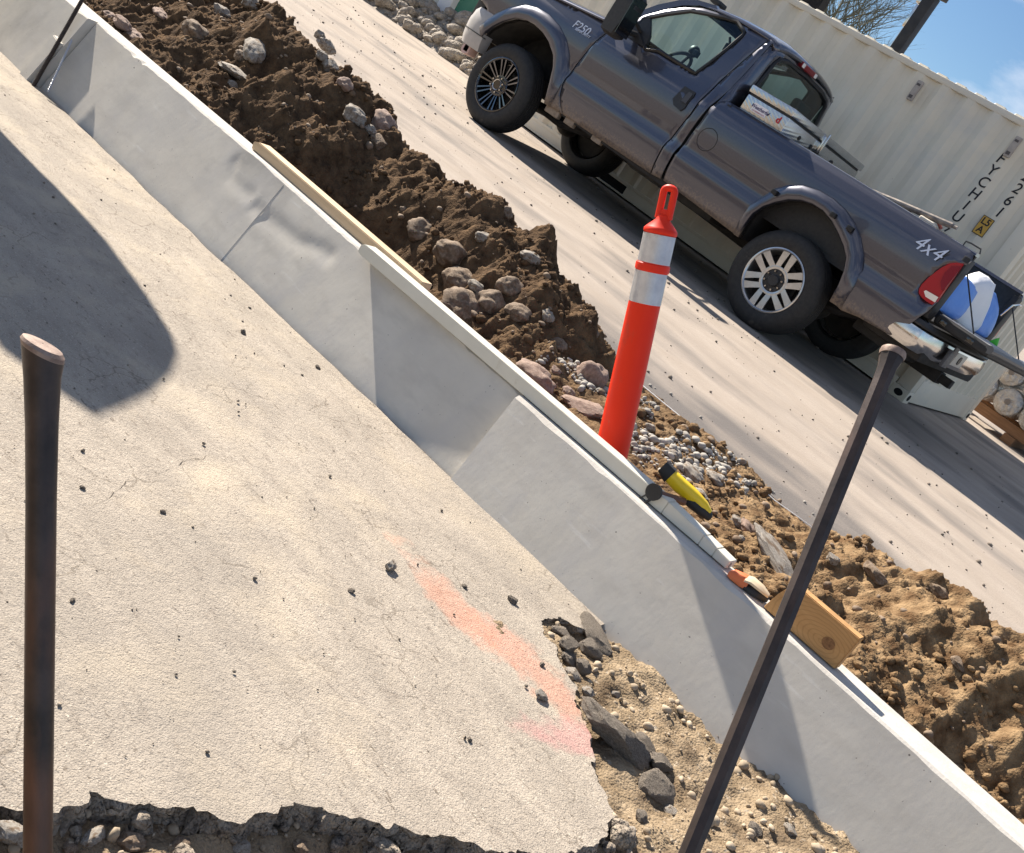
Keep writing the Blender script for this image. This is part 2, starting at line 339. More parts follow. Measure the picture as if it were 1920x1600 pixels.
CX = [-12, -5.6, -5.2, -4.7, -4.3, -3.87, -3.5, -3.2, -2.95, -2.74, -2.35, -2.1, -1.3, -1.1, -.76, -.31, .3, 3]
CZ = [.2, .25, .27, .33, .32, .20, .22, .29, .21, .19, .07, -.0, .012, .035, .13, .20, .2, .1]
BX = [-12, -5, -4.3, -3.8, -3.3, -2.9, -2.5, -2.1, -1.6, -1.2, -.8, -.5, -.2, .3, 3]
BZ = [-.12, -.08, -.05, -.40, -.52, -.40, -.17, -.11, -.07, -.06, -.05, -.08, -.2, -.22, -.2]
def dirt_h(X, Y):
    X = np.asarray(X, float); Y = np.asarray(Y, float)
    yw = Y + .10*fbm(X*2.3, Y*2.3, 11, 3); xw = X + .10*fbm(X*2.1, Y*2.1, 12, 3)
    cz = np.interp(xw, CX, CZ); bz = np.interp(xw, BX, BZ)
    t = np.clip((yw-3.06)/(3.92-3.06), 0, 1); s = t*t*(3-2*t); pit = np.clip(1-np.abs(xw+3.35)/.62, 0, 1)**.7; s = s**(1+2.6*pit)
    h = bz + (cz-bz)*s
    fall = np.clip((yw-4.06)/.30, 0, 1); fs = fall*fall*(3-2*fall); h = h*(1-fs) + (-.022)*fs
    amp = np.interp(X, [-9, -2.3, -2.0, -1.25, -.9, 3], [1, 1, .35, .35, .8, .8])*(1-.8*fs)
    r1 = 1-np.abs(fbm(X*5.5, Y*5.5, 21, 3))*2.2; r2 = fbm(X*13, Y*13, 22, 4); r3 = 1-np.abs(fbm(X*24, Y*24, 23, 3))*2; r4 = np.abs(fbm(X*40+r2, Y*40, 25, 3))*2
    h = h + amp*(.095*fbm(X*3.2, Y*3.8, 20, 3)*(.45+s) + .036*r1 + .034*r2 + .018*r3 + .012*r4) + .007*fbm(X*75, Y*75, 24, 2) - .045*amp
    near = np.clip((3.06-Y)/.1, 0, 1)
    return h*(1-near) + near*np.minimum(h, np.interp(X, BX, BZ)-.01)
dirt = grid('dirt_bank', -8.2, 1.7, 2.99, 4.62, .0095, dirt_h, m_dirt); tag(dirt, 'bank of dug soil between the new curb and the parking lot', kind='structure')
DH = lambda x, y: float(dirt_h(x, y))

SLAB_PX = [(1110, 1182), (1075, 1172), (1050, 1160), (1028, 1158), (1012, 1172), (1018, 1190), (1040, 1208), (1046, 1235), (1060, 1256), (1078, 1290), (1082, 1318), (1092, 1345), (1106, 1385),
           (1112, 1420), (1128, 1462), (1140, 1500), (1150, 1545), (1120, 1580), (1060, 1600), (1000, 1597), (900, 1586), (830, 1566), (760, 1552), (690, 1545), (600, 1512), (560, 1503), (520, 1520), (480, 1535), (420, 1530),
           (350, 1522), (300, 1530), (250, 1505), (190, 1490), (150, 1497), (90, 1515), (20, 1520), (-60, 1530)]
def rough_line(pts, st, a, seed, closed=False):
    o = []
    for i in range(len(pts)-(0 if closed else 1)):
        p = Vector(pts[i]); q = Vector(pts[(i+1) % len(pts)]); n = max(1, int((q-p).length/st))
        for k in range(n): o.append(p.lerp(q, k/n))
    if not closed: o.append(Vector(pts[-1]))
    return [Vector((p.x + a*float(fbm(p.x*22, p.y*22, seed, 5, .62)), p.y + a*float(fbm(p.x*22+9, p.y*22+4, seed+1, 5, .62)))) for p in o]
brk = rough_line([at_slab(*p).to_2d() for p in SLAB_PX], .008, .026, 31)
last = brk[-1]; slab_x1 = at_slab(*SLAB_PX[0]).x
ycurb = lambda x: YF-BAT*(ZT(x)-ZS(x))+.012
cside = [Vector((x, ycurb(x)-.012 + .010*float(fbm(x*7, 0, 35, 4)) - .004)) for x in np.arange(-30, slab_x1-.01, .03) if x < -7 or True]
cside = [p for p in cside if p.x > -8 or int(round((p.x+30)/.03)) % 10 == 0]
outl = [tuple(p) for p in brk] + [(last.x-.35, last.y-.4), (last.x-.3, last.y-1.3), (-1.7, -3), (-30, -3)] + [tuple(p) for p in cside]
V2, F2 = tri_poly(outl, (), .09)
zz = ZS(V2[:, 0]) + .006*fbm(V2[:, 0]*2.2, V2[:, 1]*2.2, 36, 3)
v = [(a, b, c) for (a, b), c in zip(V2, zz)]
o = from_py('street_slab', v, F2, m_slab, recalc=False, angle=40); tag(o, 'old worn pale street slab with a broken front edge', kind='structure')
if o.data.polygons[0].normal.z < 0: o.data.flip_normals()
# the broken side faces of the slab
bl = [(outl[k]) for k in range(len(brk)+3)]
v = []; f = []
for i, p in enumerate(bl):
    t = Vector(bl[min(i+1, len(bl)-1)])-Vector(bl[max(i-1, 0)]); nn = Vector((-t.y, t.x)).normalized()      # inward or outward, made outward below
    out_ = -nn if (Vector((-2, 1.6))-Vector(p)).dot(nn) > 0 else nn
    zt = ZS(p[0]) + .006*float(fbm(p[0]*2.2, p[1]*2.2, 36, 3))
    for k, dz in enumerate((.0005, .012, .03, .05, .075, .10, .14)):
        j = (.026*float(fbm(p[0]*38+dz*20, p[1]*38+dz*70, 37, 4, .6)) + .0035*k) if k else -.001
        v.append((p[0]+out_.x*j, p[1]+out_.y*j, zt-dz))
for i in range(len(bl)-1):
    for k in range(6): a = i*7+k; f.append((a, a+7, a+8, a+1))
o = from_py('slab_break', v, f, m_break, recalc=True, angle=50); tag(o, 'dark crumbling broken edge of the old slab', kind='structure')

def fill_h(X, Y):
    X = np.asarray(X, float); Y = np.asarray(Y, float)
    base = ZS(X)-.036
    up = np.clip((X+1.15)/.9, 0, 1)*np.clip((Y-2.0)/.6, 0, 1)                 # rises towards the curb on the right
    h = base + up*.045
    drop = np.clip((2.05-Y - .25*(X+.7))/.9, 0, 1); h = h - .014*drop
    return h + .03*fbm(X*4, Y*4, 41, 3) + .016*fbm(X*13, Y*13, 42, 4) + .009*(1-np.abs(fbm(X*30, Y*30, 43, 3))*2) + .004*fbm(X*80, Y*80, 44, 2)
fl = grid('trench_fill', -1.75, 1.6, -.6, 2.86, .0125, fill_h, m_fill); tag(fl, 'tan gravelly soil in the gap beside the broken slab', kind='structure')
FH = lambda x, y: float(fill_h(x, y))

# ------------------------------------------------------------------ curb sections
SHEAR = .14
def seg_dist(px, pz, pts):
    best = 9; t_ = 0
    for (x0, z0), (x1, z1) in zip(pts, pts[1:]):
        dx, dz = x1-x0, z1-z0; t = max(0, min(1, ((px-x0)*dx+(pz-z0)*dz)/(dx*dx+dz*dz))); d = math.hypot(px-x0-t*dx, pz-z0-t*dz)
        best = min(best, d)
    return best
def curb_section(x0, x1, proud, label, dents=(), st=.05, rows=14, seams=()):
    root = empty('curb_section', ((x0+x1)/2, YF+.06, ZT((x0+x1)/2)-.3), label, 'curb', 'precast curb sections along the dirt bank')
    L = root.location
    xs = np.unique(np.concatenate([np.arange(x0, x1, st), [x1]])); b = bmesh.new(); secs = []
    for x in xs:
        zt = ZT(x); e = .003*float(fbm(x*1.7, 2, 52, 3)); ch = max(0, float(fbm(x*9, 3, 53, 3))-.25)*.030; c = .006+.004*float(fbm(x*14, 0, 51, 3))+ch; y = YF-proud+e; pr = []
        for k in range(rows+1):
            d = .62*(1-k/rows); d = max(d, c); dy = 0
            for pts, wd, dp in dents: q = seg_dist(x, d, pts); dy += dp*math.exp(-(q/wd)**2)
            pr.append((x+SHEAR*d, y-BAT*d+dy, zt-d))
        pr += [(x, y+c, zt), (x, YF+.13, zt-.001), (x, YF+.137, zt-.008), (x+SHEAR*.62, YF+.14, zt-.62)]
        secs.append([Vector(p)-L for p in pr])
    R_ = b_loft(b, secs); o = from_bm('body', b, m_conc, root, angle=30); o.data.materials.append(m_conc_top)
    for p in o.data.polygons:
        if p.normal.z > .75: p.material_index = 1
    for xs_ in seams:
        b = bmesh.new(); f = lambda d, h, w_: Vector((xs_+w_+SHEAR*d, YF-proud-BAT*d-h, ZT(xs_)-d))-L
        b_loft(b, [[f(d, -.004, -.004), f(d, .0011, -.001), f(d, .0011, .001), f(d, -.004, .004)] for d in (.012, .2, .45)]); from_bm('form_seam', b, m_conc, root)
    return root
XJ1, XJ2 = -5.045, -1.822
def on_face(x, y):                                            # photo point -> (x along, depth below the top) on the curb face
    p = at_y(x, y, YF)
    for _ in range(20): d = ZT(p.x)-p.z; p = at_y(x, y, YF+.027-BAT*max(0, d))
    d = ZT(p.x)-p.z; return (p.x-SHEAR*d, d)
c1 = curb_section(-9.5, XJ1-.004, .020, 'grey curb section at the far left end behind the ribbed steel rod')
D1 = [on_face(*p) for p in ((440, 305), (433, 332), (450, 352), (468, 366))]; D2 = [on_face(*p) for p in ((478, 390), (520, 425), (560, 455), (600, 468), (615, 480))]
c2 = curb_section(XJ1+.004, XJ2-.004, -.027, 'long grey curb section in the middle with two smeared dents', [(D1, .028, .004), (D2, .032, .0055)], .013, 40, [on_face(525, 355)[0], on_face(275, 128)[0]])
c3 = curb_section(XJ2+.006, 2.6, .010, 'pale grey curb section on the right under the wooden block')
b = bmesh.new(); q = [(XJ1-.10, .15), (XJ1-.012, .16), (XJ1-.012, .60), (XJ1-.10, .60)]
L = c1.location
b_prism(b, q, -.004, .022, lambda p, h: Vector((p[0]+SHEAR*p[1], YF-.020-BAT*p[1]-h, ZT(p[0])-p[1]))-L); bmesh.ops.bevel(b, geom=b.edges[:], offset=.004, segments=2, affect='EDGES'); from_bm('end_lip', b, m_conc, c1)

# ------------------------------------------------------------------ pickup truck
TX, TY = -7.050, 7.8135
m_paint = mat('paint', (.074, .075, .097), (.082, .083, .106), 60, .24, [('n', 900, .03, .001)], metallic=.75, coat=1.0, coatr=.04)
m_paint_low = mat('paint_low', (.060, .056, .060), (.066, .061, .064), 60, .36, [('n', 900, .03, .001)], metallic=.7, coat=.9, coatr=.05)
def road_dirt(t, tc, col):                                    # dried mud thrown up along the bottom edges
    N = lambda k: t.nodes.new(k); L = t.links.new
    sx = N('ShaderNodeSeparateXYZ'); L(tc.outputs['Object'], sx.inputs['Vector'])
    n = N('ShaderNodeTexNoise'); n.inputs['Scale'].default_value = 45; n.inputs['Detail'].default_value = 9; n.inputs['Roughness'].default_value = .8; L(tc.outputs['Object'], n.inputs['Vector'])
    r = N('ShaderNodeMapRange'); r.inputs['From Min'].default_value = .50; r.inputs['From Max'].default_value = .74; r.inputs['To Min'].default_value = .33; r.inputs['To Max'].default_value = -.22; L(sx.outputs['Z'], r.inputs['Value'])
    a = N('ShaderNodeMath'); a.operation = 'ADD'; L(n.outputs['Fac'], a.inputs[0]); L(r.outputs['Result'], a.inputs[1])
    r2 = N('ShaderNodeMapRange'); r2.inputs['From Min'].default_value = .56; r2.inputs['From Max'].default_value = .80; r2.inputs['To Max'].default_value = .85; L(a.outputs[0], r2.inputs['Value'])
    mx = N('ShaderNodeMix'); mx.data_type = 'RGBA'; L(r2.outputs['Result'], mx.inputs['Factor']); L(col, mx.inputs['A']); mx.inputs['B'].default_value = (.27, .21, .16, 1)
    p = t.nodes['Principled BSDF']
    for nm, hi, lo in (('Metallic', .75, 0), ('Coat Weight', 1.0, 0), ('Roughness', .34, .95)):
        q = N('ShaderNodeMapRange'); q.inputs['To Min'].default_value = hi; q.inputs['To Max'].default_value = lo; L(r2.outputs['Result'], q.inputs['Value']); L(q.outputs['Result'], p.inputs[nm])
    return mx.outputs['Result']
m_side = mat('side_paint', (.074, .075, .097), (.082, .083, .106), 60, .24, [('n', 900, .03, .001)], metallic=.75, coat=1.0, coatr=.04, extra=road_dirt)
m_blk = mat('black_plastic', (.018, .018, .019), (.03, .03, .031), 40, .5, [('n', 300, .15, .001)])
m_rub = mat('rubber', (.013, .013, .014), (.026, .025, .024), 30, .72, [('n', 200, .2, .001)], spots=[((.10, .085, .07), 9, .62, .85)])
m_gasket = mat('gasket', (.008, .008, .009), None, rough=.45)
m_chrome = mat('chrome', (.62, .61, .60), None, rough=.16, metallic=1, bumps=[('n', 4, .05, .01)])
m_chromed = mat('chrome_dusty', (.50, .48, .45), (.42, .40, .37), 8, .34, metallic=.85)
m_alloy = mat('alloy', (.58, .58, .58), (.50, .50, .50), 20, .30, metallic=.9)
m_blkgloss = mat('gloss_black', (.008, .008, .009), None, rough=.12, coat=1.0)
m_under = mat('underbody', (.012, .011, .011), (.03, .027, .024), 12, .85)
m_glass = bpy.data.materials.new('tinted_glass'); m_glass.use_nodes = True
def glass(m, tint, r=.0):
    t = m.node_tree; t.nodes.clear(); N = lambda k: t.nodes.new(k); L = t.links.new
    o_ = N('ShaderNodeOutputMaterial'); tr = N('ShaderNodeBsdfTransparent'); tr.inputs['Color'].default_value = (*tint, 1); gl = N('ShaderNodeBsdfGlossy'); gl.inputs['Roughness'].default_value = .02
    lw = N('ShaderNodeLayerWeight'); lw.inputs['Blend'].default_value = .5; pw = N('ShaderNodeMath'); pw.operation = 'POWER'; pw.inputs[1].default_value = 4.0; L(lw.outputs['Facing'], pw.inputs[0]); fr = N('ShaderNodeMath'); fr.operation = 'MULTIPLY_ADD'; fr.inputs[1].default_value = .8; fr.inputs[2].default_value = .05; L(pw.outputs[0], fr.inputs[0]); mx = N('ShaderNodeMixShader'); L(fr.outputs[0], mx.inputs['Fac']); L(tr.outputs['BSDF'], mx.inputs[1]); L(gl.outputs['BSDF'], mx.inputs[2]); L(mx.outputs['Shader'], o_.inputs['Surface'])
glass(m_glass, (.84, .98, .96)); m_glassd = bpy.data.materials.new('privacy_glass'); m_glassd.use_nodes = True; glass(m_glassd, (.42, .56, .54))
m_red = mat('red_lens', (.36, .004, .010), None, rough=.3, coat=.25, spec=.2); m_redd = mat('red_lens_dark', (.22, .003, .010), None, rough=.3, coat=.25, spec=.2, bumps=[('v', 220, .4, .002)])
m_white = mat('white_lens', (.80, .76, .70), None, rough=.2, coat=.8, bumps=[('n', 200, .2, .001, (6, 1, 1))])
m_int = mat('interior', (.022, .026, .030), (.035, .04, .045), 30, .7); m_seat = mat('seat_cloth', (.05, .055, .06), (.08, .085, .09), 200, .9)
m_bed = mat('bed_liner', (.010, .010, .011), (.02, .02, .02), 40, .6)
m_mud = mat('mud', (.20, .155, .115), (.30, .24, .185), 30, .98, [('n', 60, .8, .006)])
m_badge = mat('badge', (.50, .58, .78), None, rough=.25, metallic=.3, coat=.6)

truck = empty('pickup_truck', (TX, TY, 0), 'dark grey four-wheel-drive pickup truck with its tailgate open beside the container', 'pickup truck')
WV = 1.99
SVW = [.40, .50, .56, .64, .72, .785, .80, .85, .865, .95, 1.08, 1.18, 1.235, 1.26, 1.32, 1.38, 1.5, 1.65, 1.8, 1.9, 1.96, 2.05]
SVV = [.12, .082, .060, .044, .036, .032, .034, .058, .060, .050, .047, .053, .062, .080, .102, .122, .150, .185, .222, .252, .29, .40]
sv = lambda w: float(np.interp(w, SVW, SVV))
def svs(w): return (sv(w-.012)+2*sv(w)+sv(w+.012))/4
def near(u, w): return (u, svs(w), w)
def side_panel(name, outline, m, holes=(), far=False, parent=truck, d=.045, th=.012, dv=0.0):
    V, Fc = tri_poly(outline, holes, d)
    # rows of points along the creases keep them straight
    P = [(u, (WV-svs(w)-dv) if far else svs(w)+dv, w) for u, w in V]
    o = from_py(name, P, Fc, m, parent, recalc=False, angle=60)
    want = 1 if far else -1
    s = sum(p.normal.y for p in o.data.polygons)
    if s*want < 0: o.data.flip_normals()
    return solidify(o, th, -1) if th else o
def tpx(pts, v):                                              # photo outline -> (u, w) on the truck's side
    return [((p := at_y(x, y, TY+v)).x-TX, p.z) for x, y in pts]
def arc(c, r, a0, a1, n): return [(c[0]+r*math.cos(rad(a0+(a1-a0)*k/n)), c[1]+r*math.sin(rad(a0+(a1-a0)*k/n))) for k in range(n+1)]
F_IN = [(.600, .505), (.585, .60), (.557, .70), (.505, .81), (.42, .90), (.303, .972), (.18, 1.015), (.052, 1.034), (-.07, 1.026), (-.19, .99), (-.317, .905), (-.39, .815), (-.43, .74), (-.45, .68)]
F_OUT = [(.655, .505), (.668, .60), (.672, .715), (.648, .865), (.575, .98), (.46, 1.075), (.30, 1.145), (.12, 1.18), (-.04, 1.178), (-.18, 1.145), (-.33, 1.06), (-.46, .94), (-.52, .86), (-.55, .78)]
R_IN = [(3.015, .515), (3.012, .62), (3.022, .73), (3.06, .82), (3.12, .89), (3.205, .96), (3.30, 1.008), (3.40, 1.03), (3.50, 1.030), (3.61, 1.0), (3.714, .948), (3.80, .895), (3.87, .84), (3.925, .75), (3.95, .65), (3.958, .515)]
R_OUT = [(2.945, .515), (2.93, .64), (2.945, .77), (2.975, .865), (3.035, .98), (3.12, 1.06), (3.22, 1.118), (3.36, 1.148), (3.50, 1.152), (3.64, 1.13), (3.76, 1.085), (3.87, 1.02), (3.965, .93), (4.03, .83), (4.055, .70), (4.06, .515)]
def shrink(a, b, t): return [(p[0]+(q[0]-p[0])*t, p[1]+(q[1]-p[1])*t) for p, q in zip(a, b)]
FC, RC = shrink(F_IN, F_OUT, .35), shrink(R_IN, R_OUT, .35)
DOORF = [(.835, .515), (.775, .56), (.715, .64), (.68, .74), (.683, .89), (.715, 1.05), (.745, 1.2), (.785, 1.37)]
g = .009
fender = [(p[0]-g, p[1]) for p in DOORF] + [(.62, 1.375), (.3, 1.345), (-.1, 1.31), (-.5, 1.255), (-.70, 1.215), (-.74, 1.12), (-.74, .97), (-.60, .92), (-.53, .80)] + FC[::-1]
door = [(p[0]+g*.2, p[1]) for p in DOORF] + [(.86, 1.455), (.97, 1.60), (1.10, 1.715), (1.25, 1.815), (1.40, 1.88), (1.60, 1.918), (1.9, 1.935), (2.112, 1.93), (2.06, 1.7), (2.005, 1.44), (1.99, 1.275), (1.993, 1.1), (1.955, .86), (1.945, .77), (1.953, .6), (1.962, .53)]
cabc = [(1.975, .53), (1.966, .6), (1.958, .77), (1.968, .86), (2.006, 1.1), (2.003, 1.275), (2.018, 1.44), (2.073, 1.7), (2.124, 1.93), (2.16, 1.925), (2.15, 1.7), (2.135, 1.44), (2.105, 1.28), (2.09, 1.1), (2.075, .86), (2.07, .77), (2.075, .6), (2.08, .54)]
TLT = tpx([(1806, 495), (1794, 493), (1782, 495), (1768, 501), (1757, 509), (1742, 521), (1729, 534), (1724, 542), (1723, 550), (1729, 559), (1738, 566), (1748, 572), (1757, 565)], .05)
TLT = [(min(u, 4.612), w) for u, w in TLT]
tl_top, tl_bot = TLT[0], TLT[-1]
bedside = [(2.115, .545), (2.10, .65), (2.098, .77), (2.105, .88), (2.125, 1.1), (2.122, 1.235), (2.13, 1.29), (2.17, 1.338), (2.25, 1.350), (4.55, 1.345), (4.60, 1.335), (4.618, 1.29), (4.612, tl_top[1]+.004)] + \
          [(u-.004, w) for u, w in TLT] + [(4.612, tl_bot[1]-.006), (4.60, .84), (4.565, .72), (4.52, .60), (4.485, .56)] + [(4.2, .535), (4.06, .505)] + RC[::-1]
win = tpx([(1216, 97), (1240, 99), (1308, 141), (1330, 121), (1360, 91), (1386, 62), (1389, 55), (1374, 33), (1350, 26), (1318, 21), (1290, 17), (1250, 25), (1208, 36), (1199, 50)], .17)
# keep the photo's window outline, lower row sits on the belt
for far in (False, True):
    fe = side_panel('fender', fender, m_side, far=far)
    dr = side_panel('door', door, m_side, holes=[win], far=far)
    gl = side_panel('window_glass', win, m_glass, far=far, parent=dr, d=.08, th=0, dv=.014)
    b = bmesh.new(); Y = (lambda w: WV-svs(w)-.004) if far else (lambda w: svs(w)+.001)
    pts = resample(win, .05); b_tube(b, [(u, Y(w), w) for u, w in pts+pts[:1]], .017, 6, False); from_bm('window_seal', b, m_gasket, dr)
    cc = side_panel('cab_corner', cabc, m_side, far=far); bs = side_panel('bedside', bedside, m_side, far=far)
    b = bmesh.new(); vv = (lambda v: WV-v) if far else (lambda v: v)
    for (i0, o0) in ((F_IN, F_OUT), (R_IN, R_OUT)):
        secs = []
        for p, q in zip(i0, o0):
            L_ = lambda t: (p[0]+(q[0]-p[0])*t, p[1]+(q[1]-p[1])*t); s = []
            for t, v_ in ((1.02, .012), (.95, -.010), (.8, -.030), (.55, -.046), (.30, -.050), (.08, -.046), (0, -.036), (0, .05)):
                a = L_(t); s.append((a[0], vv(svs(a[1])+v_ if t > .9 else max(-.012, svs(a[1])+v_) if v_ < 0 else svs(a[1])+v_), a[1]))
            secs.append(s)
        b_loft(b, secs, closed=False, caps=False)
    fl_ = from_bm('flare', b, m_side, truck, angle=50); solidify(fl_, .006, -1)
    b = bmesh.new()                                            # mud-brown wheel housings
    for inn in (F_IN, R_IN):
        o_ = [(u, vv(.045), w) for u, w in inn]; i_ = [(u, vv(.55), w) for u, w in inn]
        R_ = b_loft(b, [[a, c] for a, c in zip(o_, i_)], closed=False, caps=False)
        b.faces.new([b.verts.new(p) for p in i_])
    from_bm('wheel_housing', b, m_under, truck)
# mirrors, handles (near and far)
def mirror_part(far):
    b = bmesh.new(); s = -1 if far else 1; o0 = WV if far else 0
    T = lambda u, v, w: (u, o0+s*v, w)
    cen = [(.935, -.135), (1.03, -.16), (1.055, -.10)]
    secs = []
    for w, u0, u1, e in ((1.285, .965, 1.05, .04), (1.31, .93, 1.10, .0), (1.42, .925, 1.125, 0), (1.58, .93, 1.135, 0), (1.66, .945, 1.13, 0), (1.70, .975, 1.10, .03)):
        v0, v1 = -.255+e, -.075-e*.5
        secs.append([T(u0+.02, v0, w), T(u1-.02, v0, w), T(u1, v0+.03, w), T(u1, v1-.02, w), T(u1-.02, v1, w), T(u0+.03, v1, w), T(u0, v1-.05, w), T(u0, v0+.05, w)])
    b_loft(b, secs)
    b_tube(b, [T(1.02, -.12, 1.36), T(1.02, .02, 1.40), T(1.03, .12, 1.42)], .026, 8)
    b_tube(b, [T(1.03, -.12, 1.50), T(1.03, .02, 1.50), T(1.05, .13, 1.46)], .018, 8)
    o = from_bm('side_mirror', b, m_blk, truck, angle=45)
    b = bmesh.new(); b_prism(b, [(.885, 1.37), (1.17, 1.365), (1.19, 1.40), (1.16, 1.47), (1.04, 1.60), (.985, 1.56)], -.012, .02, lambda p, h: T(p[0], svs(p[1])+h, p[1])); from_bm('mirror_mount', b, m_blk, o)
    b = bmesh.new(); b_box(b, 1.128, 1.134, *sorted((o0+s*-.28, o0+s*-.09)), 1.33, 1.66, .0); from_bm('mirror_face', b, m_blkgloss, o, smooth=False)
    return o
for far in (False, True): mirror_part(far)
hp = tpx([(1262, 186), (1282, 160), (1302, 172), (1300, 180), (1284, 204), (1276, 209), (1264, 198)], .05)
b = bmesh.new(); b_prism(b, hp, -.012, .02, lambda p, h: (p[0], svs(p[1])+h, p[1])); dh = from_bm('door_handle', b, m_blk, truck)
hq = tpx([(1279, 190), (1292, 172), (1299, 177), (1287, 196)], .05); b = bmesh.new(); b_prism(b, hq, -.022, .0, lambda p, h: (p[0], svs(p[1])+h, p[1])); from_bm('pull_lever', b, mat('lever', (.06, .057, .06), None, rough=.4), dh)
fd = tpx([(1326, 262)], .05)[0]
b = bmesh.new(); pts = [(fd[0]+.093*math.cos(2*math.pi*k/40), fd[1]+.093*math.sin(2*math.pi*k/40)) for k in range(41)]
b_tube(b, [(u, svs(w)+.0005, w) for u, w in pts], .0035, 5, False); from_bm('fuel_door', b, m_gasket, truck)
# flare clips
b = bmesh.new()
for x, y, dx in ((1452, 362, .03), (1562, 405, .03), (1593, 430, .05)):
    p = tpx([(x, y)], .0)[0]; b_box(b, p[0]-.02, p[0]+.02+dx*.3, -.03, .01, p[1]-.015, p[1]+.025, .006)
from_bm('flare_clip', b, m_gasket, truck)

# roof, pillars, windscreen, hood, back
def roof_sec(u, w0, vin, top, n=14):
    s = []
    for k in range(n+1):
        t = k/n; v_ = vin+(WV-2*vin)*t; e = 1-abs(2*t-1)**3.2; s.append((u, v_, w0+(top-w0)*e))
    return s
b = bmesh.new()
b_loft(b, [roof_sec(1.22, 1.84, .285, 1.905), roof_sec(1.27, 1.875, .275, 1.95), roof_sec(1.36, 1.905, .268, 1.99), roof_sec(1.5, 1.926, .262, 2.015), roof_sec(1.75, 1.940, .258, 2.028), roof_sec(1.98, 1.940, .258, 2.025), roof_sec(2.10, 1.933, .262, 2.010), roof_sec(2.165, 1.915, .28, 1.985), roof_sec(2.195, 1.88, .30, 1.95)], closed=False, caps=False)
roof = from_bm('roof', b, m_paint, truck, angle=60); solidify(roof, .02, -1)
b = bmesh.new()
for u, v_ in ((1.30, .55), (1.27, 1.0), (1.30, 1.44)): b_box(b, u-.05, u+.06, v_-.07, v_+.07, 1.985, 2.03, .015)
from_bm('roof_lamp', b, m_blk, truck)
b = bmesh.new()
for s_, o0 in ((1, 0), (-1, WV)):
    secs = []
    for u, w, t in ((.76, 1.38, .055), (.87, 1.53, .055), (1.02, 1.70, .055), (1.18, 1.83, .055), (1.32, 1.90, .06), (1.5, 1.935, .05)):
        v_ = svs(w)+.004; secs.append([(u-.02, o0+s_*(v_+.0), w+.02), (u+.03, o0+s_*v_, w-.01), (u+.03, o0+s_*(v_+.05), w-.01), (u-.03, o0+s_*(v_+.06), w+.03)])
    b_loft(b, secs)
from_bm('windscreen_pillar', b, m_paint, truck)
def grid_panel(name, f, nu, nv, m, th=.01):
    V = [f(i/nu, j/nv) for i in range(nu+1) for j in range(nv+1)]; Q = [(i*(nv+1)+j, i*(nv+1)+j+1, (i+1)*(nv+1)+j+1, (i+1)*(nv+1)+j) for i in range(nu) for j in range(nv)]
    o = from_py(name, V, Q, m, truck, angle=50)
    return solidify(o, th, 0) if th else o
ws = grid_panel('windscreen', lambda i, j: (.70+.56*i - .10*(1-(2*j-1)**2), .17+.13*i+(WV-.34-.26*i)*j, 1.37+.53*i), 8, 12, m_glass, 0)
def hood_f(i, j):
    u = .72-1.56*i; wl = np.interp(u, [-.84, -.7, -.5, 0, .72], [1.10, 1.205, 1.255, 1.325, 1.385]); e = 1-abs(2*j-1)**5
    return (u, .095+(WV-.19)*j, wl+(.075 if i < .95 else .02)*e)
hood = grid_panel('hood', hood_f, 20, 24, m_paint, .015)
b = bmesh.new(); b_box(b, -.83, -.70, .12, WV-.12, .78, 1.16, .03); from_bm('grille', b, m_blk, truck); b = bmesh.new(); b_box(b, .60, .76, .14, WV-.14, 1.30, 1.385, .02); from_bm('cowl', b, m_blk, truck)
for s_, o0 in ((1, 0), (-1, WV)):
    b = bmesh.new(); b_box(b, -.82, -.70, *sorted((o0+s_*.055, o0+s_*.40)), .955, 1.185, .03, 3); from_bm('headlight', b, m_white, truck)
# cab back with its window
def back_map(v_, w, dv=0):
    e = max(0, 1-min(v_-svs(w), WV-svs(w)-v_)/.11); return (2.20-.07*min(1, e)**2 - .05*max(0, (w-1.8)/.16)**2*1.0 + dv, v_, w)
bo = [(svs(.95)+.004, .95), (svs(1.2)+.004, 1.2), (svs(1.38)+.003, 1.38), (svs(1.65)+.003, 1.65), (svs(1.85)+.004, 1.85), (.30, 1.905), (.38, 1.945), (.6, 1.97), (1.0, 1.975)]
bo = bo + [(WV-a, c) for a, c in bo[::-1][1:]]
rw = [(.335, 1.44), (.36, 1.62), (.40, 1.80), (.45, 1.85), (.6, 1.878), (.995, 1.89)]; rw = rw + [(WV-a, c) for a, c in rw[::-1][1:]]
rw = rw + [(WV-.40, 1.405), (.40, 1.405)]
V, Fc = tri_poly(bo, [rw], .05); cb = from_py('cab_back', [back_map(*p) for p in V], Fc, m_paint, truck, angle=60)
if sum(p.normal.x for p in cb.data.polygons) < 0: cb.data.flip_normals()
solidify(cb, .02, -1)
V, Fc = tri_poly(rw, (), .1); from_py('rear_window', [back_map(*p, -.008) for p in V], Fc, m_glassd, truck)
b = bmesh.new(); pts = resample(rw, .05); b_tube(b, [back_map(*p, .0) for p in pts+pts[:1]], .02, 6, False); from_bm('window_seal', b, m_gasket, truck)
b = bmesh.new(); b_box(b, 2.13, 2.205, .80, 1.14, 1.915, 1.965, .015, 3); bl_ = from_bm('brake_light', b, m_redd, truck); b = bmesh.new()
for a, c in ((.805, .86), (1.08, 1.135)): b_box(b, 2.14, 2.209, a, c, 1.92, 1.96, .01)
from_bm('cargo_lamp', b, m_white, bl_)
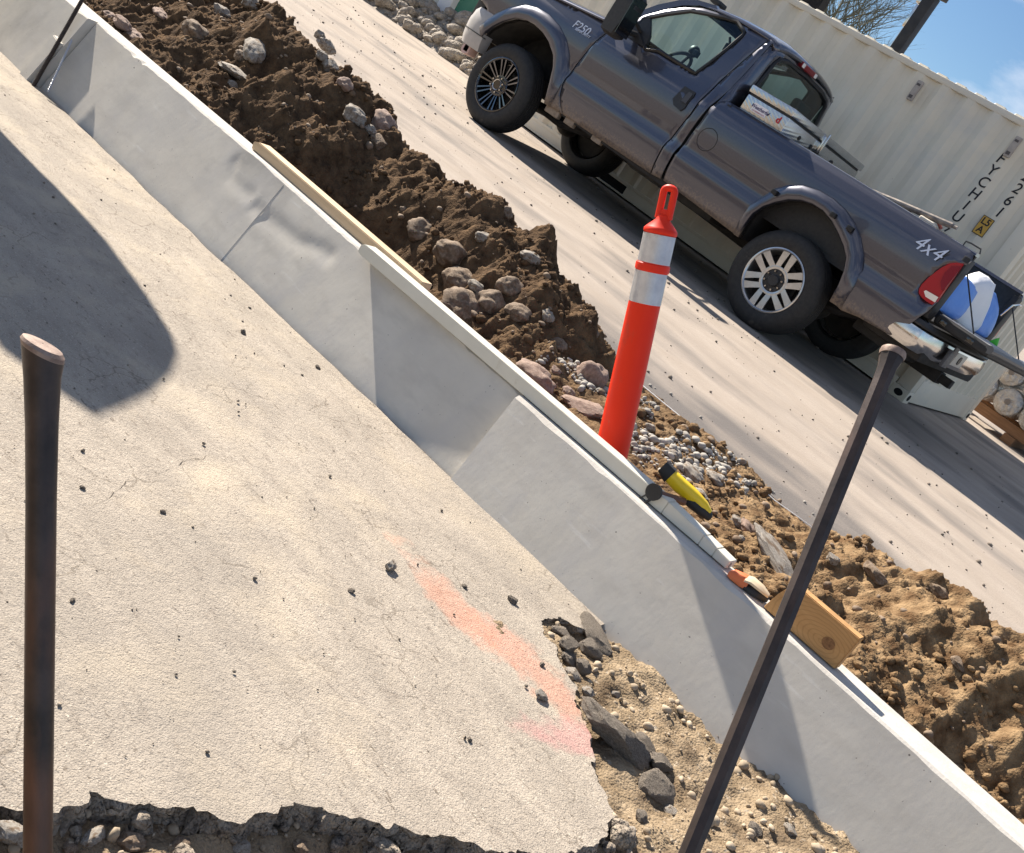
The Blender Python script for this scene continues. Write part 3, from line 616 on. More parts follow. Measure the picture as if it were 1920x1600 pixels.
b = bmesh.new(); b_box(b, .80, 2.16, .09, WV-.09, .50, .56); b_box(b, .62, .72, .15, WV-.15, .5, 1.34); b_box(b, 2.145, 2.175, .1, WV-.1, .5, .98); from_bm('cab_floor', b, m_under, truck)

# interior
b = bmesh.new(); b_box(b, .72, 1.02, .16, WV-.16, 1.08, 1.36, .05, 3); b_box(b, 1.0, 1.10, .35, .75, 1.20, 1.38, .04, 3); from_bm('dashboard', b, m_int, truck)
b = bmesh.new(); th = [2*math.pi*k/24 for k in range(25)]
b_tube(b, [(1.22+.10*math.sin(t), .56+.19*math.cos(t), 1.36+.165*math.sin(t)) for t in th], .017, 8, False); b_cyl(b, (1.05, .56, 1.29), (1.21, .56, 1.355), .035); b_box(b, 1.19, 1.235, .38, .74, 1.335, 1.375, .01); from_bm('steering_wheel', b, m_blk, truck)
b = bmesh.new(); b_box(b, 1.42, 1.94, .22, WV-.22, .82, 1.02, .06, 3)
for a, c in ((.22, .78), (.82, 1.17), (1.21, 1.77)):
    secs = []
    for t in range(6):
        k = t/5; u = 1.83+.22*k; w = .95+.58*k; h = .07-.015*k; i = .06*k**2; secs.append([(u-h, a+i, w), (u+h, a+i, w-.02), (u+h, c-i, w-.02), (u-h, c-i, w)])
    b_loft(b, secs)
for a, c in ((.36, .64), (1.35, 1.63)): b_box(b, 2.0, 2.10, a, c, 1.55, 1.74, .045, 3)
from_bm('seat', b, m_seat, truck)
b = bmesh.new(); b_box(b, 1.38, 1.415, .86, 1.13, 1.72, 1.80, .02, 3); b_cyl(b, (1.36, 1.0, 1.78), (1.30, 1.0, 1.86), .012); rv = from_bm('rear_view_mirror', b, m_blk, truck)
b = bmesh.new(); b_box(b, 1.414, 1.418, .875, 1.115, 1.735, 1.788); from_bm('mirror_face', b, mat('mirror_silver', (.8, .82, .78), None, rough=.05, metallic=1), rv, smooth=False)
b = bmesh.new(); b_tube(b, [(1.10, .80, 1.36), (1.18, .74, 1.46), (1.24, .70, 1.54)], .014, 8); bmesh.ops.create_icosphere(b, subdivisions=2, radius=.055, matrix=Matrix.Translation((1.26, .69, 1.58))); b_box(b, 1.28, 1.33, .64, .70, 1.54, 1.60, .01); from_bm('phone_mount', b, m_blk, truck)

# cargo box
b = bmesh.new(); b_box(b, 2.24, 4.60, .18, WV-.18, .74, .80); b_box(b, 2.22, 2.26, .10, WV-.10, .6, 1.33)
for o0, s_ in ((0, 1), (WV, -1)):
    b_box(b, 2.25, 4.60, *sorted((o0+s_*.17, o0+s_*.20)), .79, 1.335)
    b_box(b, 2.95, 4.0, *sorted((o0+s_*.19, o0+s_*.42)), .79, 1.0, .06)
    b_box(b, 4.56, 4.615, *sorted((o0+s_*.075, o0+s_*.22)), .80, 1.30, .01)
from_bm('bed_liner', b, m_bed, truck)
b = bmesh.new()
for o0, s_ in ((0, 1), (WV, -1)):
    secs = []
    for u in np.linspace(2.20, 4.61, 20): secs.append([(u, o0+s_*.112, 1.332), (u, o0+s_*.118, 1.349), (u, o0+s_*.135, 1.356), (u, o0+s_*.20, 1.354), (u, o0+s_*.21, 1.33)])
    b_loft(b, secs, closed=True)
from_bm('bed_rail', b, m_paint, truck)
b = bmesh.new(); b_tube(b, [(4.48, .16, 1.352), (4.48, .16, 1.385), (4.52, .16, 1.392), (4.60, .16, 1.392), (4.615, .16, 1.36)], .006, 6); from_bm('tie_hook', b, m_blk, truck)
tg_b = bmesh.new(); b_box(tg_b, 4.625, 5.09, .19, WV-.19, .795, .875, .03, 3); tg = from_bm('tailgate', tg_b, m_bed, truck)
b = bmesh.new(); b_tube(b, [(5.075, .19, .855), (5.085, .4, .86), (5.085, 1.6, .86), (5.075, WV-.19, .855)], .032, 10); from_bm('gate_cap', b, mat('grey_cap', (.10, .105, .11), None, rough=.5), tg)
b = bmesh.new(); b_box(b, 4.64, 5.04, .25, WV-.25, .8765, .881, .002); from_bm('gate_liner', b, mat('gate_dusty', (.35, .34, .33), (.5, .49, .47), 12, .6), tg)
b = bmesh.new()
for u in (4.70, 4.93): b_box(b, u-.03, u+.03, .186, .192, .815, .85, .004); b_cyl(b, (u, .183, .832), (u, .19, .832), .012)
from_bm('gate_latch', b, m_blkgloss, tg)
b = bmesh.new(); b_tube(b, [(4.62, WV-.21, 1.20), (4.92, WV-.20, .885)], .006, 6); b_tube(b, [(4.62, .21, 1.20), (4.92, .20, .885)], .006, 6); from_bm('gate_cable', b, m_blk, tg)
b = bmesh.new(); b_tube(b, [(4.60, 1.70, 1.10), (4.63, 1.70, 1.22), (4.66, 1.73, 1.25), (4.66, 1.79, 1.25)], .008, 6); from_bm('strap_hook', b, m_chrome, truck)

# tail lamps
for far in (False, True):
    Y = (lambda w, h: WV-svs(w)-h) if far else (lambda w, h: svs(w)+h)
    b = bmesh.new(); b_prism(b, TLT, -.010, .10, lambda p, h: (p[0], Y(p[1], h), p[1])); es = [e for e in b.edges if len(e.link_faces) == 2 and abs(e.calc_face_angle(0)) > 1]
    bmesh.ops.bevel(b, geom=es, offset=.006, segments=2, affect='EDGES'); t_ = from_bm('tail_light', b, m_red, truck)
    q = shrink(TLT, [(4.57, 1.06)]*len(TLT), .0); up_ = tpx([(1803, 500), (1784, 500), (1772, 512), (1764, 530), (1766, 545), (1776, 545), (1792, 522)], .05); up_ = [(min(u, 4.606), w) for u, w in up_]
    b = bmesh.new(); b_prism(b, up_, -.0115, .0, lambda p, h: (p[0], Y(p[1], h), p[1])); from_bm('brake_lens', b, m_redd, t_)
    lo_ = tpx([(1733, 547), (1737, 545), (1760, 558), (1754, 568), (1736, 557)], .05); lo_ = [(min(u, 4.607), w) for u, w in lo_]
    b = bmesh.new(); b_prism(b, lo_, -.0125, .0, lambda p, h: (p[0], Y(p[1], h), p[1])); from_bm('reverse_lens', b, m_white, t_)

# bumpers
b = bmesh.new(); secs = []
for v_, du, dw in ((.045, .42, .0), (.05, .20, .0), (.10, .05, .01), (.25, .0, .0), (.6, -.03, 0), (.995, -.04, 0)):
    pass
def bumper(name, path, prof, m, parent=truck):                # profile (outward, w) swept along a plan path (u, v, outward dir)
    b = bmesh.new(); b_loft(b, [[(u+nx*d, v_+ny*d, w+dw) for d, w in prof] for u, v_, nx, ny, dw in path]); return from_bm(name, b, m, parent, angle=40)
pth = [(4.44, .075, 0, -1, 0), (4.60, .055, 0, -1, 0), (4.655, .07, -.0+.5, -.86, 0), (4.69, .13, .9, -.43, 0), (4.71, .30, 1, -.1, 0), (4.735, .65, 1, 0, 0), (4.74, .995, 1, 0, 0)]
pth = pth + [(u, WV-v_, nx, -ny, dw) for u, v_, nx, ny, dw in pth[::-1][1:]]
rb = bumper('rear_bumper', pth, [(-.14, .56), (0.0, .555), (.025, .60), (.03, .66), (.02, .715), (0, .73), (-.14, .73)], m_chrome)
bumper('bumper_pad', [(u, v_, nx, ny, 0) for u, v_, nx, ny, _ in pth], [(-.15, .731), (.012, .731), (.02, .745), (.005, .775), (-.15, .785)], m_blk, rb)
b = bmesh.new(); b_box(b, 4.762, 4.772, .76, 1.06, .59, .70, .005); pl = from_bm('license_plate', b, mat('plate_recess', (.55, .54, .51), None, rough=.4), rb)
b = bmesh.new(); b_cyl(b, (4.768, .91, .645), (4.778, .91, .645), .035, n=20); from_bm('plate_hole', b, m_gasket, pl)
b = bmesh.new(); b_box(b, 4.77, 4.80, .50, .64, .555, .70, .008); b_box(b, 4.79, 4.803, .52, .62, .68, .735, .004); from_bm('hanging_plate', b, mat('tag_grey', (.05, .055, .07), (.12, .125, .14), 40, .5, [('n', 60, .6, .004)]), rb)
b = bmesh.new(); b_box(b, 4.40, 4.72, .92, 1.07, .40, .50, .01); b_box(b, 4.1, 4.5, .35, 1.64, .43, .53, .02); b_box(b, 4.60, 4.82, .95, 1.04, .42, .49, .008); b_box(b, 4.2, 4.72, .2, 1.8, .50, .60, .03); from_bm('tow_hitch', b, m_under, truck)
fp = [(-.44, .055, 0, -1, 0), (-.56, .05, 0, -1, 0), (-.68, .075, -.35, -.93, 0), (-.79, .15, -.8, -.6, 0), (-.87, .32, -.97, -.2, 0), (-.92, .65, -1, 0, 0), (-.93, .995, -1, 0, 0)]
fp = fp + [(u, WV-v_, nx, -ny, dw) for u, v_, nx, ny, dw in fp[::-1][1:]]
fb = bumper('front_bumper', fp, [(-.10, .545), (.0, .54), (.02, .60), (.03, .66), (.035, .76), (.025, .86), (.0, .905), (-.10, .91)], mat('bumper_grey', (.36, .345, .33), (.42, .40, .385), 15, .5, [('n', 200, .15, .001)]))
bumper('bumper_lip', [(u+nx*.006, v_+ny*.006, nx, ny, 0) for u, v_, nx, ny, _ in fp], [(-.02, .672), (.031, .676), (.031, .684), (-.02, .684)], m_gasket, fb)
b = bmesh.new(); b_cyl(b, (-.62, .07, .50), (-.62, .16, .50), .05, n=16); b_box(b, -.66, -.56, .07, .2, .46, .56, .02); from_bm('tow_hook', b, mat('pink_hook', (.55, .38, .34), None, rough=.6), fb)
# underbody
b = bmesh.new()
for v_ in (.50, 1.41): b_box(b, -.80, 4.6, v_-.05, v_+.05, .50, .66, .01)
for u in (0, 3.48): b_cyl(b, (u, .25, .40), (u, WV-.25, .40), .055); 
bmesh.ops.create_uvsphere(b, u_segments=16, v_segments=10, radius=.17, matrix=Matrix.Translation((3.48, .995, .40))); bmesh.ops.create_uvsphere(b, u_segments=16, v_segments=10, radius=.14, matrix=Matrix.Translation((0, 1.3, .40)))
b_cyl(b, (.9, .95, .50), (3.35, .995, .42), .05); b_box(b, .3, 1.5, .7, 1.25, .46, .75, .06); b_box(b, 1.55, 2.6, .25, .62, .46, .60, .05); b_tube(b, [(.5, 1.2, .45), (2.0, 1.25, .44), (3.0, 1.35, .48), (4.4, 1.7, .5)], .04, 8)
b_tube(b, [(-.1, .55, .42), (.5, .52, .40), (1.1, .50, .52)], .035, 8)
for v_ in (.47, 1.52): b_tube(b, [(2.75, v_, .58), (3.1, v_, .44), (3.48, v_, .40), (3.9, v_, .46), (4.25, v_, .60)], .035, 6)
b_box(b, .62, 2.1, .12, WV-.12, .56, .62)
from_bm('chassis', b, m_under, truck)
b = bmesh.new()
for u0, u1, h in ((.60, .78, .06), (.86, .98, .05), (1.22, 1.34, .035)): b_box(b, u0, u1, .085, .14, .51-h, .53, .012)
from_bm('mud_crust', b, m_mud, truck)
# badges
def side_text(name, s, px, size, m, shear, ang, ext=.003):
    u, w = tpx([px], .05)[0]
    Mx = Matrix.Translation((u, svs(w)-.004, w)) @ Matrix.Rotation(rad(90), 4, 'X') @ Matrix.Rotation(rad(ang), 4, 'Z'); return text_mesh(name, s, size, m, truck, Mx, ext, shear)
side_text('drive_badge', '4x4', (1740, 465), .155, m_badge, .35, 0, .003)
side_text('drive_badge_edge', '4x4', (1740, 466), .155, m_gasket, .35, 0, .0012).data.transform(Matrix.Scale(1.06, 4))
side_text('model_badge', 'F250', (1089, 52), .105, m_badge, .3, 0); side_text('trim_badge', 'SUPER DUTY', (1092, 62), .034, m_badge, .3, 0)

# wheels
def wheel(u, v_out, s, style):                                # s = +1 : outer face towards -v (near side)
    w_ = bpy.data.objects.new('wheel', None); C.objects.link(w_); w_.parent = truck; w_.location = (u, v_out, .398); w_.rotation_euler = (0, 0, 0 if s > 0 else math.pi)
    R = .402; pr = [(.250, .035), (.262, .012), (.285, .003), (.325, .0), (.354, .006), (.375, .018), (.388, .032), (.396, .045)]
    y = .05
    for k in range(5):
        pr += [(R, y+.004), (R+.001, y+.026), (R-.010, y+.028), (R-.010, y+.034)]; y += .034
    pr += [(R, y), (.396, y+.012), (.37, y+.04), (.31, y+.055), (.265, y+.045), (.250, y+.02)]
    b = bmesh.new(); b_lathe(b, pr, 72); from_bm('tyre', b, m_rub, w_, angle=40)
    b = bmesh.new(); b_lathe(b, [(.256, .022), (.260, .008), (.250, .004), (.240, .012), (.235, .03), (.228, .10), (.225, .20), (.24, .25)], 56)
    rim = from_bm('rim', b, m_alloy if style == 'silver' else m_blkgloss, w_, angle=40)
    b = bmesh.new(); b_lathe(b, [(.001, .15), (.225, .15), (.225, .16), (.001, .16)], 32); b_lathe(b, [(.14, .11), (.17, .11), (.17, .15), (.14, .15)], 32); from_bm('brake_drum', b, m_under, rim)
    b = bmesh.new()
    if style == 'silver':
        for k in range(6):
            for d in (-1, 1):
                a = rad(60*k+90) + d*.215; ca, sa = math.cos(a), math.sin(a); a2 = rad(60*k+90) + d*.115
                c2, s2 = math.cos(rad(60*k+90)), math.sin(rad(60*k+90)); off = .0385*d; wd = .0205
                T = lambda r, t, y: (c2*r - s2*t, y, s2*r + c2*t)
                b_loft(b, [[T(r, off-wd*q, yy+.012), T(r, off-wd*q, yy), T(r, off+wd*q, yy), T(r, off+wd*q, yy+.012)] for r, yy, q in ((.095, .026, 1.0), (.16, .018, 1.15), (.243, .014, 1.45))])
        b_lathe(b, [(.092, .028), (.108, .022), (.118, .024), (.115, .05)], 40)
    else:
        for k in range(10):
            c2, s2 = math.cos(rad(36*k)), math.sin(rad(36*k)); T = lambda r, t, y: (c2*r - s2*t, y, s2*r + c2*t)
            for d in (-1, 1): b_loft(b, [[T(r, d*o_-wd, yy+.02), T(r, d*o_-wd*.6, yy), T(r, d*o_+wd*.6, yy), T(r, d*o_+wd, yy+.02)] for r, yy, o_, wd in ((.085, .045, .012, .009), (.15, .03, .018, .010), (.243, .012, .026, .014))])
        b_lathe(b, [(.075, .05), (.09, .035), (.10, .045), (.10, .08)], 40)
    from_bm('spokes', b, m_alloy if style == 'silver' else mat('dark_chrome', (.16, .16, .17), None, rough=.14, metallic=1), rim, angle=35)
    b = bmesh.new(); b_lathe(b, [(.001, .010), (.040, .010), (.046, .016), (.048, .034), (.096, .036), (.098, .06)], 36); from_bm('hub_cap', b, m_blkgloss if style != 'silver' else m_blk, rim)
    if style != 'silver':
        b = bmesh.new(); b_lathe(b, [(.044, .012), (.050, .008), (.054, .014), (.054, .03)], 36); from_bm('hub_ring', b, m_chrome, rim)
    b = bmesh.new()
    for k in range(8):
        a = rad(45*k+22.5); c2, s2 = math.cos(a)*.074, math.sin(a)*.074; b_cyl(b, (c2, .05, s2), (c2, .014 if style == 'silver' else .002, s2), .011, .008, 8)
    from_bm('lug_nuts', b, m_chrome, rim)
    return w_
wheel(0, .02, 1, 'black'); wheel(3.48, .02, 1, 'silver'); wheel(0, WV-.02, -1, 'black'); wheel(3.48, WV-.02, -1, 'silver')

# ------------------------------------------------------------------ things in and on the truck bed
m_tread = mat('tread_plate', (.60, .60, .60), (.50, .50, .50), 10, .25, metallic=.95)
def tread_bump(m):
    t = m.node_tree; p = t.nodes['Principled BSDF']; N = lambda k: t.nodes.new(k); L = t.links.new
    tc = N('ShaderNodeTexCoord'); prev = None
    for ang in (rad(45), rad(-45)):
        mp = N('ShaderNodeMapping'); mp.inputs['Rotation'].default_value = (ang, ang, ang); mp.inputs['Scale'].default_value = (1, 1, 1); L(tc.outputs['Object'], mp.inputs['Vector'])
        w_ = N('ShaderNodeTexWave'); w_.inputs['Scale'].default_value = 12; w_.inputs['Distortion'].default_value = 0; L(mp.outputs['Vector'], w_.inputs['Vector'])
        bn = N('ShaderNodeBump'); bn.inputs['Strength'].default_value = .16; bn.inputs['Distance'].default_value = .004; L(w_.outputs['Fac'], bn.inputs['Height'])
        if prev: L(prev, bn.inputs['Normal'])
        prev = bn.outputs['Normal']
    L(prev, p.inputs['Normal'])
tread_bump(m_tread)
tb = empty('toolbox', (TX+2.30, TY+.155, 1.357), 'silver diamond plate crossover toolbox behind the truck cab', 'toolbox')
b = bmesh.new(); b_box(b, .0, .44, .0, 1.68, .002, .125, .006); b_box(b, .02, .42, .06, 1.62, -.25, .004, .004); from_bm('box_body', b, m_tread, tb)
b = bmesh.new(); b_box(b, -.01, .455, -.012, 1.692, .142, .205, .012, 2); from_bm('lid', b, m_tread, tb)
b = bmesh.new(); b_box(b, .01, .43, .01, 1.67, .12, .145); from_bm('lid_seal', b, m_gasket, tb)
b = bmesh.new(); b_box(b, .438, .475, .66, .74, .03, .19, .012, 2); b_box(b, .47, .485, .69, .71, .02, .22, .006); from_bm('latch', b, m_chrome, tb)
for v_ in (.32, .58, 1.08):
    b = bmesh.new(); b_cyl(b, (.438, v_, .05), (.45, v_, .05), .022, .018, 12); from_bm('grommet', b, m_gasket, tb)
m_lab = mat('sticker_white', (.78, .77, .80), None, rough=.5); m_navy = mat('navy_ink', (.03, .02, .12), None, rough=.5); m_redink = mat('red_ink', (.45, .02, .03), None, rough=.5)
b = bmesh.new(); b_box(b, .095, .245, -.003, -.0005, .025, .095, .001); st = from_bm('sticker', b, m_lab, tb, smooth=False)
RX = Matrix.Rotation(rad(90), 4, 'X')
text_mesh('sticker_name', 'Weatherful', .040, m_navy, st, Matrix.Translation((.170, -.004, .066)) @ RX, .0004, .3, .0008)
text_mesh('sticker_line', 'THE UNDERBODY BOX', .012, m_redink, st, Matrix.Translation((.170, -.004, .036)) @ RX, .0004, .2)
text_mesh('red_mark', 'd', .075, m_redink, tb, Matrix.Translation((.365, -.004, .07)) @ RX, .0004, 0, .003)

m_blue = mat('blue_tarp', (.10, .26, .72), (.12, .30, .78), 6, .45, [('n', 7, .5, .03)], coat=.1); m_tarp = mat('white_tarp', (.80, .81, .84), (.85, .86, .88), 6, .5, [('n', 8, .5, .03)])
def bundle():
    root = empty('tarp_bundle', (TX+4.52, TY+.95, .88), 'crumpled blue and white plastic sheet stuffed in the open truck bed', 'plastic sheet')
    def lump(name, pts, m, seed, sub=3):
        b = bmesh.new()
        for p in pts: b.verts.new(p)
        r = bmesh.ops.convex_hull(b, input=b.verts[:]); dead = [g_ for g_ in r['geom_interior'] if isinstance(g_, bmesh.types.BMVert)]
        if dead: bmesh.ops.delete(b, geom=dead, context='VERTS')
        bmesh.ops.triangulate(b, faces=b.faces[:])
        bmesh.ops.subdivide_edges(b, edges=b.edges[:], cuts=3, use_grid_fill=True); bmesh.ops.triangulate(b, faces=b.faces[:])
        for _ in range(2): bmesh.ops.smooth_vert(b, verts=b.verts[:], factor=.35, use_axis_x=True, use_axis_y=True, use_axis_z=True)
        for v in b.verts:
            k = mnoise.noise(Vector((v.co.x*5+seed, v.co.y*5, v.co.z*3)))*.035 + (1-abs(mnoise.noise(Vector((v.co.x*9, v.co.y*9+seed, v.co.z*4)))))*.02; v.co += v.co.normalized()*k
        return from_bm(name, b, m, root, angle=70)
    lump('blue_sheet', [(-.1, .12, .02), (.12, .10, .0), (.16, .45, .02), (.14, .72, .0), (.02, .78, .20), (-.05, .62, .36), (-.1, .25, .40), (-.1, .05, .36), (.1, .5, .28), (-.2, .4, .0)], m_blue, 1)
    lump('white_sheet', [(.06, -.20, -.02), (.13, .18, -.02), (.16, .20, .05), (.10, .02, .36), (.02, .30, .41), (-.06, -.05, .42), (-.12, -.2, .3), (-.1, .2, 0), (.05, -.32, .25)], m_tarp, 2)
    lump('blue_sheet', [(.05, -.62, .0), (.10, -.25, -.02), (.08, -.15, .30), (.0, -.55, .30), (-.15, -.6, .1), (-.1, -.2, .3), (.14, -.3, .05)], m_blue, 3)
    lump('green_bag', [(.15, .56, -.02), (.24, .66, -.01), (.22, .60, .08), (.18, .72, .06), (.15, .66, -.02)], mat('green_bag', (.08, .55, .05), None, rough=.5), 4)
bundle()
pr_ = empty('bed_tools', (TX+3.9, TY+.23, 1.357), 'dusty steel tube lying along the truck bed rail', 'steel tube')
b = bmesh.new(); b_tube(b, [(-.35, .02, -.03), (0, .02, .02), (.40, .02, .072)], .024, 10); b_cyl(b, (.40, .02, .072), (.44, .02, .077), .013); from_bm('tube', b, mat('dusty_steel', (.42, .36, .30), (.12, .11, .11), 12, .5, metallic=.3), pr_)
rg = empty('folded_rag', (TX+4.13, TY+.24, 1.345), 'pale folded rag over red rope on the truck bed rail', 'rag')
b = bmesh.new(); b_box(b, -.06, .07, -.04, .05, -.01, .038, .017, 3); from_bm('cloth', b, mat('rag', (.62, .55, .45), (.7, .64, .55), 20, .9, [('n', 30, .6, .01)]), rg)
b = bmesh.new(); b_tube(b, [(-.25, .03, .0), (-.1, .05, .055), (.05, .06, .06), (.10, .05, .03)], .014, 8); from_bm('rope', b, mat('red_rope', (.35, .10, .08), (.25, .07, .06), 80, .9), rg)

# ------------------------------------------------------------------ shipping container
KX, KY, KL, KW, KH = -2.788, 10.0155, 6.058, 2.438, 2.591
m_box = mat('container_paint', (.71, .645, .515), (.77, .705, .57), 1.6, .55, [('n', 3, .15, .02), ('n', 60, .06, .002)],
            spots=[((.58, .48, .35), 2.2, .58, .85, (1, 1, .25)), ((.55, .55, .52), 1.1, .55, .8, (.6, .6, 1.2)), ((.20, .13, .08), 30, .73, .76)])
m_boxdk = mat('container_hole', (.004, .004, .005), None, rough=.9)
kc = empty('shipping_container', (KX, KY, 0), 'cream shipping container with black lettering behind the pickup truck', 'shipping container')
def corr(L0, L1, x_ref, pitch=.278, d=.038):                  # outer flat 72, slope 68, inner flat 70
    k0 = math.floor((L0-x_ref)/pitch)-1; pts = []
    for k in range(k0, k0+int((L1-L0)/pitch)+4):
        c = x_ref+k*pitch
        for dx, dd in ((-.036, 0), (.036, 0), (.104, d), (.174, d)): pts.append((c+dx, dd))
    pts = [p for p in pts if L0 < p[0] < L1]
    return [(L0, pts[0][1])]+pts+[(L1, pts[-1][1])]
def corr_wall(name, P, z0, z1, f):
    zs = [z0, z0+.015, z1-.05, z1]; V = []; Fc = []; n = len(P)
    for x, d in P:
        for k, z in enumerate(zs): V.append(f(x, d, z))
    for i in range(n-1):
        for k in range(3): a = i*4+k; Fc.append((a, a+1, a+5, a+4))
    o = from_py(name, V, Fc, m_box, kc, smooth=False); o.data.polygons.foreach_set('use_smooth', [False]*len(o.data.polygons)); return solidify(o, .003, 0)
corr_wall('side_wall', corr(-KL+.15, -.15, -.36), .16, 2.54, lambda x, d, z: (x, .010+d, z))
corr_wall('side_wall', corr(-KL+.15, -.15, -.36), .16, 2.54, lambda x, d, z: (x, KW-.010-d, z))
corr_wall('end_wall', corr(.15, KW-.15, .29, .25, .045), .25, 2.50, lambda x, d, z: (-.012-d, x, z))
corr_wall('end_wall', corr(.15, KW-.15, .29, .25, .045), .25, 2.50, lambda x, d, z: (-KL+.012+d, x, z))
def part(name, boxes, m, parent=kc, bev=.006):
    b = bmesh.new()
    for q in boxes: b_box(b, *q, bev)
    return from_bm(name, b, m, parent, angle=40)
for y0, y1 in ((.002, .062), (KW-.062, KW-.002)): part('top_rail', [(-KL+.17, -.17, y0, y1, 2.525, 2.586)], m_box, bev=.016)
for y0, y1 in ((.004, .05), (KW-.05, KW-.004)):
    rb_ = part('bottom_rail', [(-KL+.17, -.17, y0, y1, .135, .172), (-KL+.17, -.17, y0, y1, .022, .040), (-KL+.17, -4.262, y0+.002, y1, .04, .135), (-3.838, -2.222, y0+.002, y1, .04, .135), (-1.798, -.17, y0+.002, y1, .04, .135)], m_box, bev=.003)
    for a, c in ((-4.262, -3.838), (-2.222, -1.798)): part('fork_pocket', [(a, c, min(y0, y1)+.02, y1+.0, .04, .135)], m_boxdk, rb_, 0)
for x0, x1, lab in ((-.16, -.004, 0), (-KL+.004, -KL+.16, 0)):
    for y0, y1 in ((.004, .155), (KW-.155, KW-.004)): part('corner_post', [(x0, x1, y0, y1, .118, KH-.118)], m_box, bev=.012)
def casting(x, y, z, sx, sy):
    b = bmesh.new(); b_box(b, *sorted((x, x+sx*.178)), *sorted((y, y+sy*.162)), z, z+.118, .006); o = from_bm('corner_casting', b, m_box, kc, angle=40)
    b = bmesh.new(); M1 = lambda u, w: (x+sx*(.09+u), y-sy*.002, z+.06+w)
    el = [(.045*math.cos(t)+(.02 if math.cos(t) > 0 else -.02)*0, .032*math.sin(t)) for t in np.linspace(0, 2*math.pi, 20, endpoint=False)]
    b.faces.new([b.verts.new(M1(u, w)) for u, w in el]); b.faces.new([b.verts.new((x-sx*.002, y+sy*(.08+u), z+.06+w)) for u, w in el]); from_bm('casting_hole', b, m_boxdk, o, smooth=False)
for x, sx in ((0, -1), (-KL, 1)):
    for y, sy in ((0, 1), (KW, -1)):
        for z in (.0, KH-.118): casting(x, y, z, sx, sy)
part('end_sill', [(-.05, -.006, .165, KW-.165, .02, .26)], m_box, bev=.004); part('end_sill', [(-KL+.006, -KL+.05, .165, KW-.165, .02, .26)], m_box, bev=.004)
part('end_header', [(-.06, -.004, .17, KW-.17, 2.49, 2.585)], m_box, bev=.01); part('end_header', [(-KL+.004, -KL+.06, .17, KW-.17, 2.49, 2.585)], m_box, bev=.01)
part('floor_pan', [(-KL+.05, -.05, .06, KW-.06, .10, .16)], m_under, bev=0)
P = []; x = -KL+.17; 
while x < -.19: P += [(x, 0), (x+.05, 0), (x+.075, .022), (x+.165, .022), (x+.19, 0)]; x += .209
b = bmesh.new(); b_loft(b, [[(x_, y_, 2.560+d*(0 if e else 1)+.028*h) for x_, d in P] for y_, e, h in ((.05, 1, 0), (.07, 0, .9), (.6, 0, 1), (KW/2, 0, 1.1), (KW-.6, 0, 1), (KW-.07, 0, .9), (KW-.05, 1, 0))], closed=False, caps=False); solidify(from_bm('roof', b, m_box, kc, smooth=False), .003, 0)
m_vent = mat('vent', (.45, .40, .35), (.36, .31, .27), 20, .6)
for xc, z0, z1 in ((-1.69, 2.27, 2.465), (-.616, 2.245, 2.44)):
    b = bmesh.new(); b_box(b, xc-.033, xc+.033, -.024, .012, z0, z1, .014, 2); o = from_bm('vent_cover', b, m_vent, kc)
    part('vent_slot', [(xc-.018, xc+.018, -.0265, -.02, z1-.05, z1-.03)], mat('vent_dark', (.10, .085, .08), None), o, 0); part('vent_slot', [(xc-.018, xc+.018, -.0265, -.02, z0+.02, z0+.05)], mat('vent_dark', (0, 0, 0)), o, 0)
m_ink = mat('black_ink', (.012, .011, .014), None, rough=.6)
for i, ch in enumerate('FYCHIU7'): text_mesh('letter', ch, .135, m_ink, kc, Matrix.Translation((-.645+.006*i*0, .006, 2.215-.120*i)) @ RX, .0015, .1, .001)
for i, ch in enumerate('22261'): text_mesh('letter', ch, .135, m_ink, kc, Matrix.Translation((-.362, .006, 2.305-.120*i)) @ RX, .0015, .1, .001)
lp = part('height_label', [(-.452, -.352, .0025, .008, 1.578, 1.742)], mat('label_yellow', (.62, .36, .05), (.56, .32, .05), 20, .5), bev=0)
part('label_border', [(-.458, -.346, .0045, .0085, 1.572, 1.580), (-.458, -.346, .0045, .0085, 1.740, 1.748), (-.458, -.450, .0045, .0085, 1.580, 1.740), (-.354, -.346, .0045, .0085, 1.580, 1.740)], m_ink, lp, 0)
text_mesh('label_text', 'L5', .085, m_ink, lp, Matrix.Translation((-.402, .0015, 1.70)) @ RX, .0008, 0, .002); text_mesh('label_text', 'A', .085, m_ink, lp, Matrix.Translation((-.405, .0015, 1.622)) @ RX, .0008, 0, .002)

